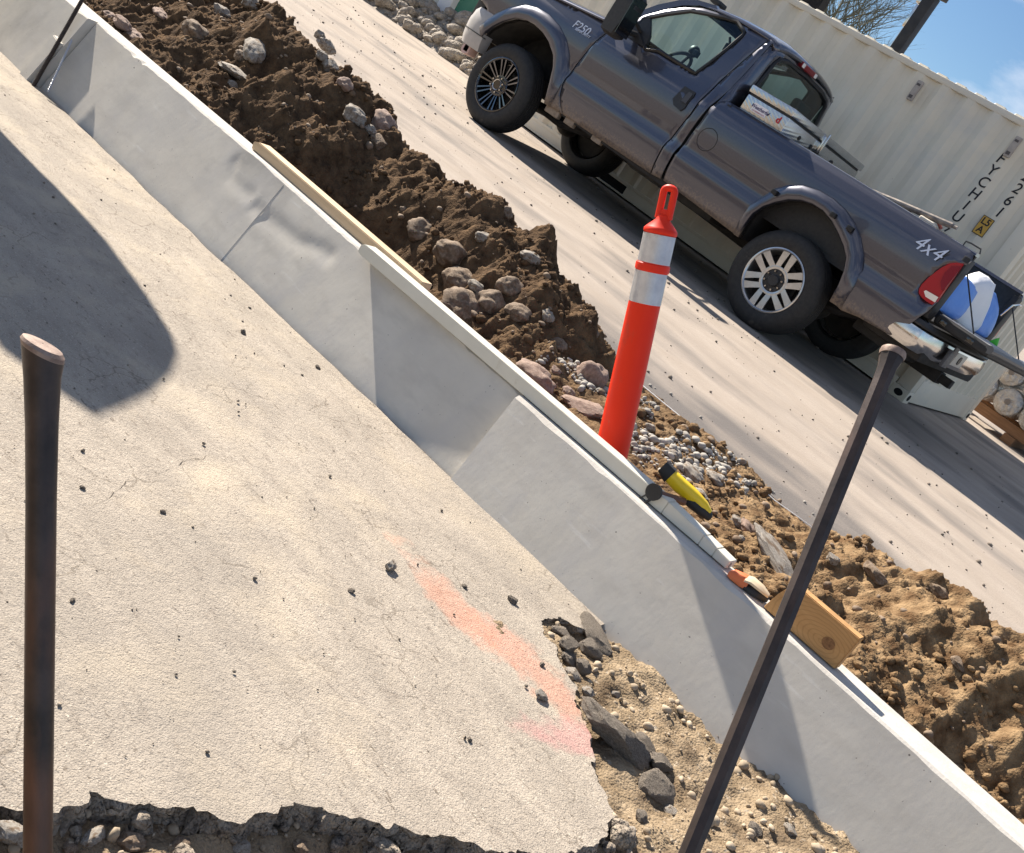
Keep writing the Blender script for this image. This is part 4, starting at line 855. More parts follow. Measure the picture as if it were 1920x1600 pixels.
# ------------------------------------------------------------------ behind: rolls, post, tree, building, rubble
m_wrap = mat('silver_wrap', (.42, .40, .38), (.62, .60, .57), 9, .22, [('n', 14, 1.0, .05, (1, .3, 1)), ('v', 12, .6, .03)], metallic=.55, coat=.6)
m_wood_dk = mat('weathered_timber', (.22, .11, .05), (.30, .16, .08), 14, .8, stretch=(.3, 4, 4))
pal = empty('timber_skid', (-2.6, 13.0, 0), 'brown timber skid under the silver wrapped rolls', 'timber skid')
for y0 in (.05, .75):
    b = bmesh.new(); b_box(b, -.8, 1.2, y0, y0+.12, .10, .225, .006); from_bm('beam', b, m_wood_dk, pal)
for x0 in (-.7, .1, .9):
    b = bmesh.new(); b_box(b, x0, x0+.14, 0, .95, .0, .099, .005); from_bm('bearer', b, m_wood_dk, pal)
RL = [(-3.02, .395, 'silver wrapped roll half hidden behind the container corner'), (-2.68, .39, 'silver wrapped roll in the bottom row next to the container corner'), (-2.345, .39, 'silver wrapped roll in the bottom row at the picture edge'), (-2.01, .39, 'silver wrapped roll in the bottom row furthest from the container'),
      (-2.85, .682, 'silver wrapped roll on top of the stack nearest the container'), (-2.51, .682, 'silver wrapped roll on top of the stack nearer the picture edge')]
for x, z, lab in RL:
    r_ = empty('wrapped_roll', (x, 12.98, z), lab, 'roll', 'wrapped rolls on the timber skid'); b = bmesh.new()
    b_lathe(b, [(.03, -.012), (.09, -.004), (.148, .0), (.160, .02), (.164, .08), (.164, .9), (.155, .98), (.02, .985)], 32); from_bm('wrap', b, m_wrap, r_, angle=60)
    b = bmesh.new(); b_cyl(b, (0, -.018, 0), (0, .0, 0), .034, n=16); from_bm('core', b, mat('core_grey', (.22, .19, .17), None, rough=.8), r_)
m_steel = mat('dark_steel', (.022, .022, .024), (.04, .038, .037), 8, .55, [('n', 60, .2, .002)], metallic=.3)
pp = at_y(1683, 84, 13.6)
sp = empty('steel_post', (pp.x, 13.6, 0), 'black steel post with silver fittings behind the container', 'post')
b = bmesh.new(); b_box(b, -.075, .075, 0, .15, 0, 3.92, .008); from_bm('column', b, m_steel, sp)
b = bmesh.new(); b_box(b, -.9, .17, .02, .14, 3.922, 4.10, .012); from_bm('arm', b, m_steel, sp)
b = bmesh.new(); b_box(b, -.12, -.077, .02, .12, 3.45, 3.75, .01); b_box(b, -.14, -.076, .0, .1, 3.76, 3.85, .015); b_tube(b, [(-.095, .05, 3.0), (-.095, .05, 3.44)], .012, 6); b_tube(b, [(-.11, .05, 3.86), (-.12, .02, 4.0), (-.15, .02, 4.3)], .016, 6); from_bm('fitting', b, m_chrome, sp)
def bare_tree(name, base, h, label, seed):
    rg_ = random.Random(seed); root = empty(name, base, label, 'tree'); tb_, cb_ = bmesh.new(), bmesh.new()
    def grow(b, p, d, L, r, lev):
        n = 4; pts = [p]; rs = [r]; q = p.copy(); dd = d.copy()
        for i in range(n):
            dd = (dd + Vector((rg_.uniform(-1, 1), rg_.uniform(-1, 1), rg_.uniform(-.5, .9)))*.16).normalized(); q = q + dd*(L/n); pts.append(q.copy()); rs.append(r*(1-.6*(i+1)/n))
        b_tube(b, pts, rs, 7 if lev < 2 else 4, lev < 1)
        if lev >= 5: return
        for i in range(1, n+1):
            for _ in range(2 if lev < 4 else 1):
                ax = Vector((rg_.uniform(-1, 1), rg_.uniform(-1, 1), rg_.uniform(-.2, .5))).normalized(); nd = (dd*.75+ax*.75).normalized()
                if rg_.random() < (.62 if lev else .9): grow(cb_, pts[i], nd, L*rg_.uniform(.5, .72), rs[i]*.75, lev+1)
    grow(tb_, Vector((0, 0, -.1)), Vector((0, 0, 1)), h*.42, h*.013, 0)
    mb = mat('bark', (.11, .115, .085), (.18, .18, .135), 6, .9); from_bm('trunk', tb_, mb, root); from_bm('crown', cb_, mb, root)
tp = at_y(1595, 20, 22.0); bare_tree('bare_tree', (tp.x-.4, 22.0, 0), 9.0, 'leafless tree showing above the container roof by the post', 5)

BY = 12.6
m_wallp = mat('wall_render', (.50, .49, .44), (.56, .55, .50), 3, .8, [('n', 80, .15, .002)]); m_trim = mat('white_trim', (.74, .75, .78), None, rough=.4); m_green = mat('green_panel', (.05, .20, .135), (.06, .23, .155), 4, .5)
m_dark = mat('dark_window', (.012, .014, .018), None, rough=.08, coat=1)
bd = empty('storefront', (-13.0, BY, 0), 'cream storefront wall with white column and green panel', 'building')
part('low_wall', [(-9, 3.9, 0, .22, -.1, .50)], m_wallp, bd, .01); part('wall_cap', [(-9, 3.9, -.03, .26, .501, .56)], mat('cap', (.66, .63, .56), None, rough=.7), bd, .008)
def bx(px): return at_y(px, 20, BY).x+13.0
part('white_column', [(-.16, .12, -.10, .2, .0, 4.2)], m_trim, bd, .02)
part('window_frame', [(-9, .2, .30, .38, .56, .66), (-9, .2, .30, .38, 2.6, 2.7), (-.55, -.45, .30, .38, .66, 2.6), (-2.0, -1.9, .30, .38, .66, 2.6), (-.30, -.2, .30, .38, .66, 2.6)], m_trim, bd, .01)
part('window_pane', [(-9, .2, .40, .42, .6, 2.7)], m_dark, bd, 0)
part('shop_shelf', [(-3, -.5, .8, 1.4, .56, 1.0), (-1.7, -.9, .7, 1.2, 1.0, 1.6)], m_wood_dk, bd, .01)
part('green_panel', [(.12, .52, .02, .10, .56, 3.6)], m_green, bd, .005); part('doorway', [(.52, 3.9, .12, .2, .56, 3.6)], m_dark, bd, 0)
part('upper_wall', [(-9, 3.9, .1, .5, 3.6, 4.4)], m_wallp, bd, .01); part('inner_wall', [(-9, 3.9, 3.0, 3.2, 0, 4.4)], m_under, bd, 0)
def rub_h(X, Y):
    X = np.asarray(X, float); Y = np.asarray(Y, float)
    e = np.clip((Y-11.25)/.7, 0, 1)*np.clip((12.75-Y)/.5, 0, 1)*np.clip((X+14.6)/.7, 0, 1)*np.clip((-9.0-X)/.8, 0, 1)
    return -.05 + e*(.36+.16*fbm(X*1.5, Y*1.5, 61, 3)) + (e > 0)*e**.5*(.09*(1-np.abs(fbm(X*5, Y*5, 62, 4))*2)+.05*fbm(X*14, Y*14, 63, 3))
m_rub2 = mat('rubble', (.22, .185, .15), (.42, .37, .31), 12, .95, [('v', 30, .8, .03), ('n', 60, .8, .01)])
rb2 = grid('rubble_heap', -14.8, -8.8, 11.15, 12.55, .035, rub_h, m_rub2); tag(rb2, 'low heap of stony rubble along the storefront wall', 'rubble heap', kind='stuff')

# ------------------------------------------------------------------ things on the curb
m_ivory = mat('ivory', (.60, .58, .50), (.66, .64, .56), 5, .45, [('n', 60, .06, .002)], spots=[((.40, .35, .26), 8, .66, .82)])
m_grey = mat('grey_end', (.22, .22, .21), None, rough=.6)
bm_a = Vector((-2.735, 2.836, ZT(-2.735)+.001)); bm_b = Vector((-.925, 2.930, ZT(-.925)+.001))
d = (bm_b-bm_a); ang = math.atan2(d.y, d.x); til = -math.atan2(d.z, d.xy.length)
bar = empty('screed_bar', bm_a, 'long ivory box straightedge lying on the curb top in front of the orange post', 'straightedge', rot=(0, til, ang)); LB = d.length
b = bmesh.new(); prb = [(-.004, .034), (.012, .046), (.07, .047), (LB-.26, .047), (LB-.26, .002), (.02, .002), (-.004, .008)]
b_prism(b, [(p[0], p[1]) for p in prb], 0, .060, lambda p, h: (p[0], h, p[1])); bmesh.ops.bevel(b, geom=b.edges[:], offset=.002, segments=2, affect='EDGES'); from_bm('tube', b, m_ivory, bar)
for x0, x1, h0, h1 in ((LB-.2595, LB-.11, .0465, .039), (LB-.1095, LB-.055, .0375, .034), (LB-.0545, LB, .033, .029)):
    b = bmesh.new(); b_prism(b, [(x0, .003), (x1, .003), (x1, h1), (x0, h0)], .001, .056, lambda p, h: (p[0], h, p[1])); bmesh.ops.bevel(b, geom=b.edges[:], offset=.002, segments=2, affect='EDGES'); from_bm('end_step', b, m_ivory, bar)
b = bmesh.new(); b_cyl(b, (LB, .018, .015), (LB+.001, .018, .015), .009, n=12); from_bm('end_hole', b, m_grey, bar)

def wood(name, ca, cb, sc, knots=(), str_=(1, 6, 6)):
    if name in MATS: return MATS[name]
    m = mat(name, ca, cb, sc, .75, [('n', 90, .12, .001, (.2, 1, 1))], stretch=(.4, 9, 9), lo=.3, hi=.7)
    t = m.node_tree; N = lambda k: t.nodes.new(k); L = t.links.new; p = t.nodes['Principled BSDF']; src = p.inputs['Base Color'].links[0].from_socket
    tc = N('ShaderNodeTexCoord'); mp = N('ShaderNodeMapping'); mp.inputs['Scale'].default_value = (.55, 1, 1); mp.inputs['Location'].default_value = (-.10, 0, -.035); L(tc.outputs['Object'], mp.inputs['Vector'])
    w_ = N('ShaderNodeTexWave'); w_.wave_type = 'RINGS'; w_.rings_direction = 'Y'; w_.inputs['Scale'].default_value = sc*2.4; w_.inputs['Distortion'].default_value = 2.2; w_.inputs['Detail'].default_value = 2; w_.inputs['Detail Scale'].default_value = 1.3; L(mp.outputs['Vector'], w_.inputs['Vector'])
    r = N('ShaderNodeMapRange'); r.inputs['From Min'].default_value = .72; r.inputs['From Max'].default_value = 1; r.inputs['To Max'].default_value = .3; L(w_.outputs['Fac'], r.inputs['Value'])
    mx = N('ShaderNodeMix'); mx.data_type = 'RGBA'; L(r.outputs['Result'], mx.inputs['Factor']); L(src, mx.inputs['A']); mx.inputs['B'].default_value = (ca[0]*.5, ca[1]*.42, ca[2]*.35, 1); L(mx.outputs['Result'], p.inputs['Base Color']); return m
m_pine = wood('pine', (.44, .235, .085), (.52, .30, .12), 14); m_board = mat('board', (.50, .37, .23), (.60, .46, .30), 10, .85, [('n', 55, .45, .004, (.35, 1, 1))], stretch=(.3, 5, 5))
q0, q1 = Vector((-3.66, 2.935, ZT(-3.6)+.0)), Vector((-2.50, 2.965, ZT(-2.5)+.0)); d = q1-q0
bo_ = empty('lumber_board', q0, 'rough tan lumber board lying along the back of the curb top', 'board', rot=(0, -math.atan2(d.z, d.xy.length), math.atan2(d.y, d.x)))
b = bmesh.new(); b_prism(b, [(.0, .0), (d.length, .0), (d.length, .043), (.03, .043), (-.005, .03)], 0, .062, lambda p, h: (p[0], h, p[1])); bmesh.ops.bevel(b, geom=b.edges[:], offset=.003, segments=2, affect='EDGES'); from_bm('plank', b, m_board, bo_)

kb = at_y(1437, 1130, 2.898); ke = at_y(1570, 1248, 2.898); d = ke-kb; kl = d.xy.length
blk = empty('wood_block', (kb.x, 2.898, ZT(kb.x)+.004), 'honey coloured offcut of lumber with a dark knot standing on the curb', 'wood block', rot=(0, -math.atan2(ZT(ke.x)-ZT(kb.x), kl), rad(1.5)))
b = bmesh.new(); b_prism(b, [(0, 0), (kl, 0), (kl+.003, .113), (.032, .113), (.012, .06)], 0, .040, lambda p, h: (p[0], h, p[1])); bmesh.ops.bevel(b, geom=b.edges[:], offset=.0025, segments=2, affect='EDGES'); from_bm('offcut', b, m_pine, blk)
b = bmesh.new(); kx, kz = kl-.055, .045
for r_, m_ in ((.017, 0),): b.faces.new([b.verts.new((kx+r_*1.15*math.cos(t), -.0012, kz+r_*math.sin(t))) for t in np.linspace(0, 2*math.pi, 24, endpoint=False)])
from_bm('knot', b, mat('knot', (.13, .055, .02), (.30, .15, .055), 90, .7, stretch=(1, 1, 1)), blk, smooth=False)

# clamp
hA, hB = at_y(1262, 897, 3.035), at_y(1330, 966, 3.09); dk = at_y(1226, 923, 2.905)
m_yel = mat('yellow_shell', (.86, .60, .012), None, rough=.35, coat=.3); m_grip = mat('black_grip', (.016, .016, .017), None, rough=.6, bumps=[('n', 200, .2, .001)])
cl = empty('bar_clamp', hA, 'yellow and black clamp with a brown rod hooked over the straightedge', 'clamp')
ex = (hB-hA).normalized(); ez = (Vector((0, 0, 1))-ex*ex.z).normalized(); ey = ez.cross(ex); LH = (hB-hA).length
G = lambda x, y, z: tuple(ex*x+ey*y+ez*z)
def body(name, secs, m):
    b = bmesh.new(); b_loft(b, [[G(x, w*c, zc+h*s_) for c, s_ in ((1, .6), (.6, 1), (-.6, 1), (-1, .6), (-1, -.6), (-.6, -1), (.6, -1), (1, -.6))] for x, w, h, zc in secs]); return from_bm(name, b, m, cl, angle=50)
body('handle', [(-.012, .019, .022, .0), (.03, .020, .024, .0), (LH*.5, .020, .023, .004), (LH*.8, .017, .018, .006), (LH*.98, .010, .010, .004)], m_yel)
body('grip', [(LH*.50, .0205, .012, -.017), (LH*.62, .021, .018, -.010), (LH*.85, .0185, .017, -.006), (LH*1.02, .013, .013, -.004), (LH*1.07, .008, .008, -.006)], m_grip)
body('jaw', [(-.050, .017, .020, .004), (-.014, .020, .026, .0), (-.010, .020, .026, .0)], m_grip)
dk_l = dk-hA
b = bmesh.new(); b_cyl(b, dk_l+Vector((0, -.006, 0)), dk_l+Vector((0, .010, 0)), .027, .025, 28); from_bm('pad', b, m_grip, cl)
b = bmesh.new(); b_cyl(b, dk_l+Vector((.004, .01, 0)), dk_l+Vector((.045, .13, .0)), .011, .013, 14); from_bm('rod', b, mat('brown_rod', (.14, .07, .045), (.20, .10, .07), 20, .45, metallic=.4), cl)
b = bmesh.new(); b_tube(b, [dk_l+Vector((.008, 0, -.015)), dk_l+Vector((-.006, -.004, -.055))], .0045, 8); b_tube(b, [dk_l+Vector((-.012, 0, -.015)), dk_l+Vector((-.027, -.004, -.048)), dk_l+Vector((-.008, -.004, -.058))], .003, 8); from_bm('hook', b, m_grip, cl)

# float
fa = at_y(1368, 1085, 2.905); fa.z = ZT(fa.x)+.003; fbp = at_y(1448, 1112, 2.945); fbp.z = ZT(fbp.x)+.006; d = fbp-fa; FLn = d.xy.length
ft = empty('hand_float', fa, 'small hand float with orange end and pale curved wooden top on the curb', 'hand float', rot=(0, 0, math.atan2(d.y, d.x)))
def loaf(name, secs, m):
    b = bmesh.new(); b_loft(b, [[(x, w*c, z0+h*s_) for c, s_ in ((-1, 0), (-1, .5), (-.6, .95), (.6, 1), (1, .6), (1, 0))] for x, w, z0, h in secs]); return from_bm(name, b, m, ft, angle=50)
loaf('sole', [(.045, .022, .0, .018), (FLn*.6, .026, .002, .024), (FLn*.95, .018, .004, .02), (FLn*1.03, .006, .006, .012)], m_grip)
loaf('top', [(.035, .021, .020, .012), (FLn*.45, .026, .026, .014), (FLn*.75, .024, .024, .013), (FLn*.98, .012, .020, .008)], mat('pale_wood', (.52, .42, .28), (.62, .51, .36), 12, .6, stretch=(.4, 5, 5)))
loaf('end_grip', [(-.012, .010, .002, .012), (.0, .018, .0, .026), (.035, .022, .0, .034), (.05, .022, .004, .03)], mat('orange_grip', (.66, .14, .04), (.70, .18, .06), 20, .5))

# ------------------------------------------------------------------ orange post
m_or = mat('orange_plastic', (.80, .028, .005), (.84, .036, .007), 4, .45, [('n', 30, .05, .002), ('n', 5, .05, .01)], spec=.25, spots=[((.55, .06, .03), 7, .6, .72, (1, 1, .4)), ((.42, .16, .09), 26, .68, .74, (1, 1, .3))])
m_orr = mat('orange_collar', (.78, .028, .006), None, rough=.45, spec=.3)
m_refl = mat('reflective_sheet', (.62, .62, .63), (.50, .50, .52), 25, .28, [('v', 260, .3, .001)], metallic=.35, spots=[((.36, .33, .30), 14, .62, .72)])
pb_, pt_ = at_y(1148, 842, 3.065), at_y(1258, 346, 2.955); ax = (pt_-pb_).normalized(); LP = (pt_-pb_).length; base = pb_-ax*.22
q = ax.to_track_quat('Z', 'Y')
post = empty('delineator_post', base, 'orange delineator post with two silver bands leaning behind the curb', 'delineator post'); post.rotation_mode = 'QUATERNION'; post.rotation_quaternion = q
Hh = LP+.22; fr = lambda y: .22+LP*(1-(y-345)/497)
zb1, zb2, zb3, zb4, zc, zn = fr(561), fr(503), fr(487), fr(435), fr(418), fr(410)
b = bmesh.new(); b_lathe(b, [(.060, 0), (.0565, .15), (.0555, .22), (.0520, zb1-.001), (.0520, zb4), (.045, zb4+.001)], 48, 'z'); from_bm('tube', b, m_or, post, angle=40)
for z0, z1 in ((zb1, zb2), (zb3, zb4)):
    b = bmesh.new(); b_lathe(b, [(.051, z0), (.0526, z0+.0005), (.0524, z1-.0005), (.051, z1)], 48, 'z'); from_bm('reflective_band', b, m_refl, post, angle=40)
b = bmesh.new(); b_lathe(b, [(.0515, zb2), (.0555, zb2+.004), (.0562, (zb2+zb3)/2), (.0555, zb3-.004), (.0515, zb3)], 48, 'z'); from_bm('rib', b, m_orr, post)
b = bmesh.new(); b_lathe(b, [(.0515, zb4+.001), (.0545, zb4+.004), (.0545, zb4+.014), (.048, zb4+.022), (.024, zc+.016), (.020, zc+.03), (.001, zc+.034)], 40, 'z'); from_bm('shoulder', b, m_orr, post, angle=50)
b = bmesh.new(); zl0, zl1 = zc+.02, Hh; w_ = .0235; rr = .0115
# loop handle facing the camera: long axis along the post
view = (Vector((0, 0, CAMH))-pt_); lv = q.inverted() @ view; al = math.atan2(lv.y, lv.x)+rad(70); cx_, sx_ = math.cos(al), math.sin(al)
pts = [(w_-rr, zl0)] + [(w_-rr, zl0+(zl1-zl0)*t) for t in (.3, .6, .8)] + [((w_-rr)*math.cos(t), zl1-w_+(w_-rr)*math.sin(t)+.0) for t in np.linspace(0, math.pi, 9)[1:-1]] + [(-(w_-rr), zl0+(zl1-zl0)*t) for t in (.8, .6, .3)] + [(-(w_-rr), zl0)]
b_tube(b, [(p[0]*1.5*cx_, p[0]*1.5*sx_, p[1]) for p in pts], rr, 12); b_box(b, -.017, .017, -.008, .008, zl0-.01, zl0+.03, .006, 2, Matrix.Rotation(al, 4, 'Z')); from_bm('loop_handle', b, m_orr, post)

# ------------------------------------------------------------------ steel bars
m_bar = mat('old_steel', (.036, .029, .027), (.078, .057, .050), 14, .42, [('n', 40, .25, .002), ('n', 220, .2, .001)], metallic=.55, spots=[((.16, .085, .06), 9, .5, .72, (1, 1, .35)), ((.25, .22, .2), 60, .72, .76)])
m_barhd = mat('struck_head', (.20, .14, .115), (.36, .27, .22), 60, .6, [('n', 80, .5, .002)], metallic=.3)
lt, lbm = at_d(80, 655, 1.12), at_d(71, 1590, 1.17); ax = (lt-lbm).normalized(); lbase = lbm - ax*.42
bar1 = empty('digging_bar', lbase, 'round rusty brown steel bar with a flared slanted head standing at the near left', 'steel bar'); bar1.rotation_mode = 'QUATERNION'; bar1.rotation_quaternion = ax.to_track_quat('Z', 'Y')
H1 = (lt-lbase).length
b = bmesh.new(); b_lathe(b, [(.015, 0), (.0152, H1*.5), (.0155, H1-.16), (.0165, H1-.08), (.0185, H1-.03), (.0212, H1-.004)], 40, 'z', ); from_bm('shaft', b, m_bar, bar1, angle=60)
b = bmesh.new(); b_lathe(b, [(.0212, H1-.004), (.0218, H1+.001), (.0195, H1+.005), (.012, H1+.006), (.001, H1+.006)], 40, 'z'); hd = from_bm('struck_head', b, m_barhd, bar1)
rgt = bar1.rotation_quaternion.inverted() @ IX
for o in (bar1.children[0], hd):
    for v in o.data.vertices:
        if v.co.z > H1-.03: v.co.z -= (v.co.x*rgt.x+v.co.y*rgt.y)*.55*min(1, (v.co.z-(H1-.03))/.025)
rt_, rbm = at_d(1676, 658, 1.60), at_d(1293, 1597, 1.36); ax = (rt_-rbm).normalized(); rbase = rbm - ax*.80
bar2 = empty('pry_bar', rbase, 'dark octagonal steel bar leaning across the wooden block at the right', 'steel bar'); bar2.rotation_mode = 'QUATERNION'; bar2.rotation_quaternion = ax.to_track_quat('Z', 'Y')
H2 = (rt_-rbase).length
b = bmesh.new(); b_lathe(b, [(.0135, 0), (.0135, H2-.06), (.0145, H2-.03), (.0185, H2-.012)], 8, 'z'); from_bm('shaft', b, m_bar, bar2, angle=20)
b = bmesh.new(); b_lathe(b, [(.0185, H2-.012), (.0198, H2-.006), (.019, H2-.001), (.013, H2+.002), (.001, H2+.002)], 24, 'z'); from_bm('struck_head', b, m_barhd, bar2)
# ribbed rod against the far curb, with bright strands added for the mottled sunlit line
def face_pt(x, y, off):
    p = at_y(x, y, 2.8)
    for _ in range(20): p = at_y(x, y, YF-.020-off-BAT*max(0, ZT(p.x)-p.z))
    return p
p0 = face_pt(71, 147, .014); rd = empty('ribbed_rod', (p0.x, p0.y, p0.z), 'dark ribbed steel rod standing against the far end of the curb', 'steel rod')
top = at_y(157, -5, 2.84)-rd.location; dirn = top.normalized(); Lr = .60
b = bmesh.new(); pts = []; rs = []
for k in range(300): pts.append(dirn*(-.06+Lr*k/299)); rs.append(.0088 + (.0022 if k % 4 < 2 else 0))
b_tube(b, pts, rs, 10); from_bm('rod', b, mat('rod_steel', (.03, .022, .02), (.07, .05, .04), 40, .5, metallic=.5), rd, angle=80)
p0 = face_pt(90, 172, .026); p1 = face_pt(134, 76, .012); sw = empty('sunlit_line', (p0.x, p0.y, p0.z-.05), 'thin bright twisted strands added for the mottled sunlit line on the far curb end', 'sunlit line')
b = bmesh.new(); n_ = 160
for s_ in (0, 1):
    pts = []
    for k in range(n_): t = k/(n_-1); c = (p1-p0)*t + Vector((0, 0, .05)); a = k*.55+s_*math.pi; pts.append(c+Vector((math.cos(a)*.004, 0, math.sin(a)*.004)))
    b_tube(b, pts, .0042, 6)
from_bm('strand', b, mat('sunlit_strand', (.5, .5, .52), None, rough=.35, metallic=.7), sw)  # pale strands put in where a sun-mottled line falls on the curb

# unseen canvas shape, added only to throw the big shadow over the slab
cv = empty('shadow_caster', (-5.9, 2.0, ZS(-5.9)), 'tall canvas shape added out of view to cast the rounded slab shadow', 'shadow caster')
pl_ = []
for px in ((0, 255), (100, 345), (200, 455), (275, 555), (325, 630), (334, 665), (322, 700), (285, 738), (230, 765), (180, 784), (110, 735), (0, 655)):
    p = at_slab(*px); t = (p.x+5.6)/SUN.x; q = p - SUN*t; pl_.append((q.y-2.0, q.z-ZS(-5.9)))
pl_ = [(pl_[0][0]-.02, 0)] + pl_ + [(pl_[-1][0], 0)]
b = bmesh.new(); b_loft(b, [[(x_, y_*k, z_*k) for y_, z_ in pl_] for x_, k in ((-.32, .80), (-.24, .93), (.16, .96), (.27, .985), (.30, 1.0))]); from_bm('canvas', b, mat('canvas', (.16, .17, .15), (.22, .23, .2), 8, .9, [('n', 12, .5, .02)]), cv)

# string line at the edge of the lot
sp_ = [at_z(x, y, .012) for x, y in ((1196, 716), (1330, 826), (1452, 938), (1580, 1030), (1700, 1100), (1860, 1200))]
b = bmesh.new(); b_tube(b, sp_, .0028, 6); tag(from_bm('string_line', b, mat('white_string', (.8, .8, .78), None, rough=.7), None), 'thin white string line stretched along the edge of the parking lot', 'string line')

# ------------------------------------------------------------------ stones
m_st = [mat('stone_tan', (.16, .112, .075), (.29, .215, .15), 7, .85, [('n', 18, .5, .012), ('n', 120, .35, .002)], spots=[((.13, .083, .048), 2.2, .46, .62)]),
        mat('stone_pink', (.22, .145, .11), (.34, .245, .195), 6, .85, [('n', 18, .45, .012), ('n', 120, .35, .002)], spots=[((.17, .11, .07), 6, .55, .75)]),
        mat('stone_grey', (.22, .19, .155), (.36, .325, .28), 8, .85, [('n', 20, .5, .01), ('n', 120, .35, .002)], spots=[((.15, .10, .06), 2.4, .5, .64)]),
        mat('asphalt_lump', (.20, .168, .138), (.46, .39, .315), 18, .95, [('v', 60, 1.0, .016), ('n', 140, .6, .004)])]
def stone_mesh(seed, rough, flat, sub=3, ang=0):
    b = bmesh.new(); bmesh.ops.create_icosphere(b, subdivisions=sub, radius=1); off = Vector((seed*3.7, seed*1.3, -seed*2.1))
    for v in b.verts:
        p = v.co.copy(); k = 1 + rough*mnoise.noise(p*.9+off)*1.1 + rough*.5*mnoise.noise(p*2.2+off) + rough*.16*mnoise.noise(p*6+off)
        if ang:                                                # cut flat facets
            for j in range(9):
                nrm = Vector((mnoise.noise(off+Vector((j*5.1, 0, 0))), mnoise.noise(off+Vector((0, j*5.3, 9))), mnoise.noise(off+Vector((7, 0, j*4.7))))).normalized(); dd = .62+.2*((j*37+seed*11) % 10)/10
                t = p.dot(nrm)*k
                if t > dd: k *= dd/t
            k *= 1+.07*mnoise.noise(p*5+off)+.04*mnoise.noise(p*12+off)
        v.co = p*k; v.co.z *= flat
    me = bpy.data.meshes.new('stone'); b.to_mesh(me); b.free(); me.polygons.foreach_set('use_smooth', [True]*len(me.polygons))
    if ang: me.set_sharp_from_angle(angle=rad(28))
    return me
ROUND = [stone_mesh(k, .36, .70, 4) for k in range(8)]; ANGU = [stone_mesh(20+k, .28, .75, 4, 1) for k in range(6)]
cache = {}
def put_stone(name, p, size, mi, label, group, cat, ang=False, sink=.3, sq=(1, 1, 1), rot=None, k=None):
    k = rng.integers(0, 6) if k is None else k; src = (ANGU if ang else ROUND)[int(k) % (6 if ang else 8)]; key = (int(k), ang, mi)
    if key not in cache: m2 = src.copy(); m2.materials.append(m_st[mi]); cache[key] = m2
    o = bpy.data.objects.new(name, cache[key]); C.objects.link(o); r = size/2
    o.scale = (r*sq[0], r*sq[1], r*sq[2]); o.rotation_euler = rot if rot else (rng.uniform(-.3, .3), rng.uniform(-.3, .3), rng.uniform(0, 6.28)); o.location = (p.x, p.y, p.z + r*.72*sq[2]*(1-2*sink)); return tag(o, label, cat, group)
SG = 'stones in the dirt bank'
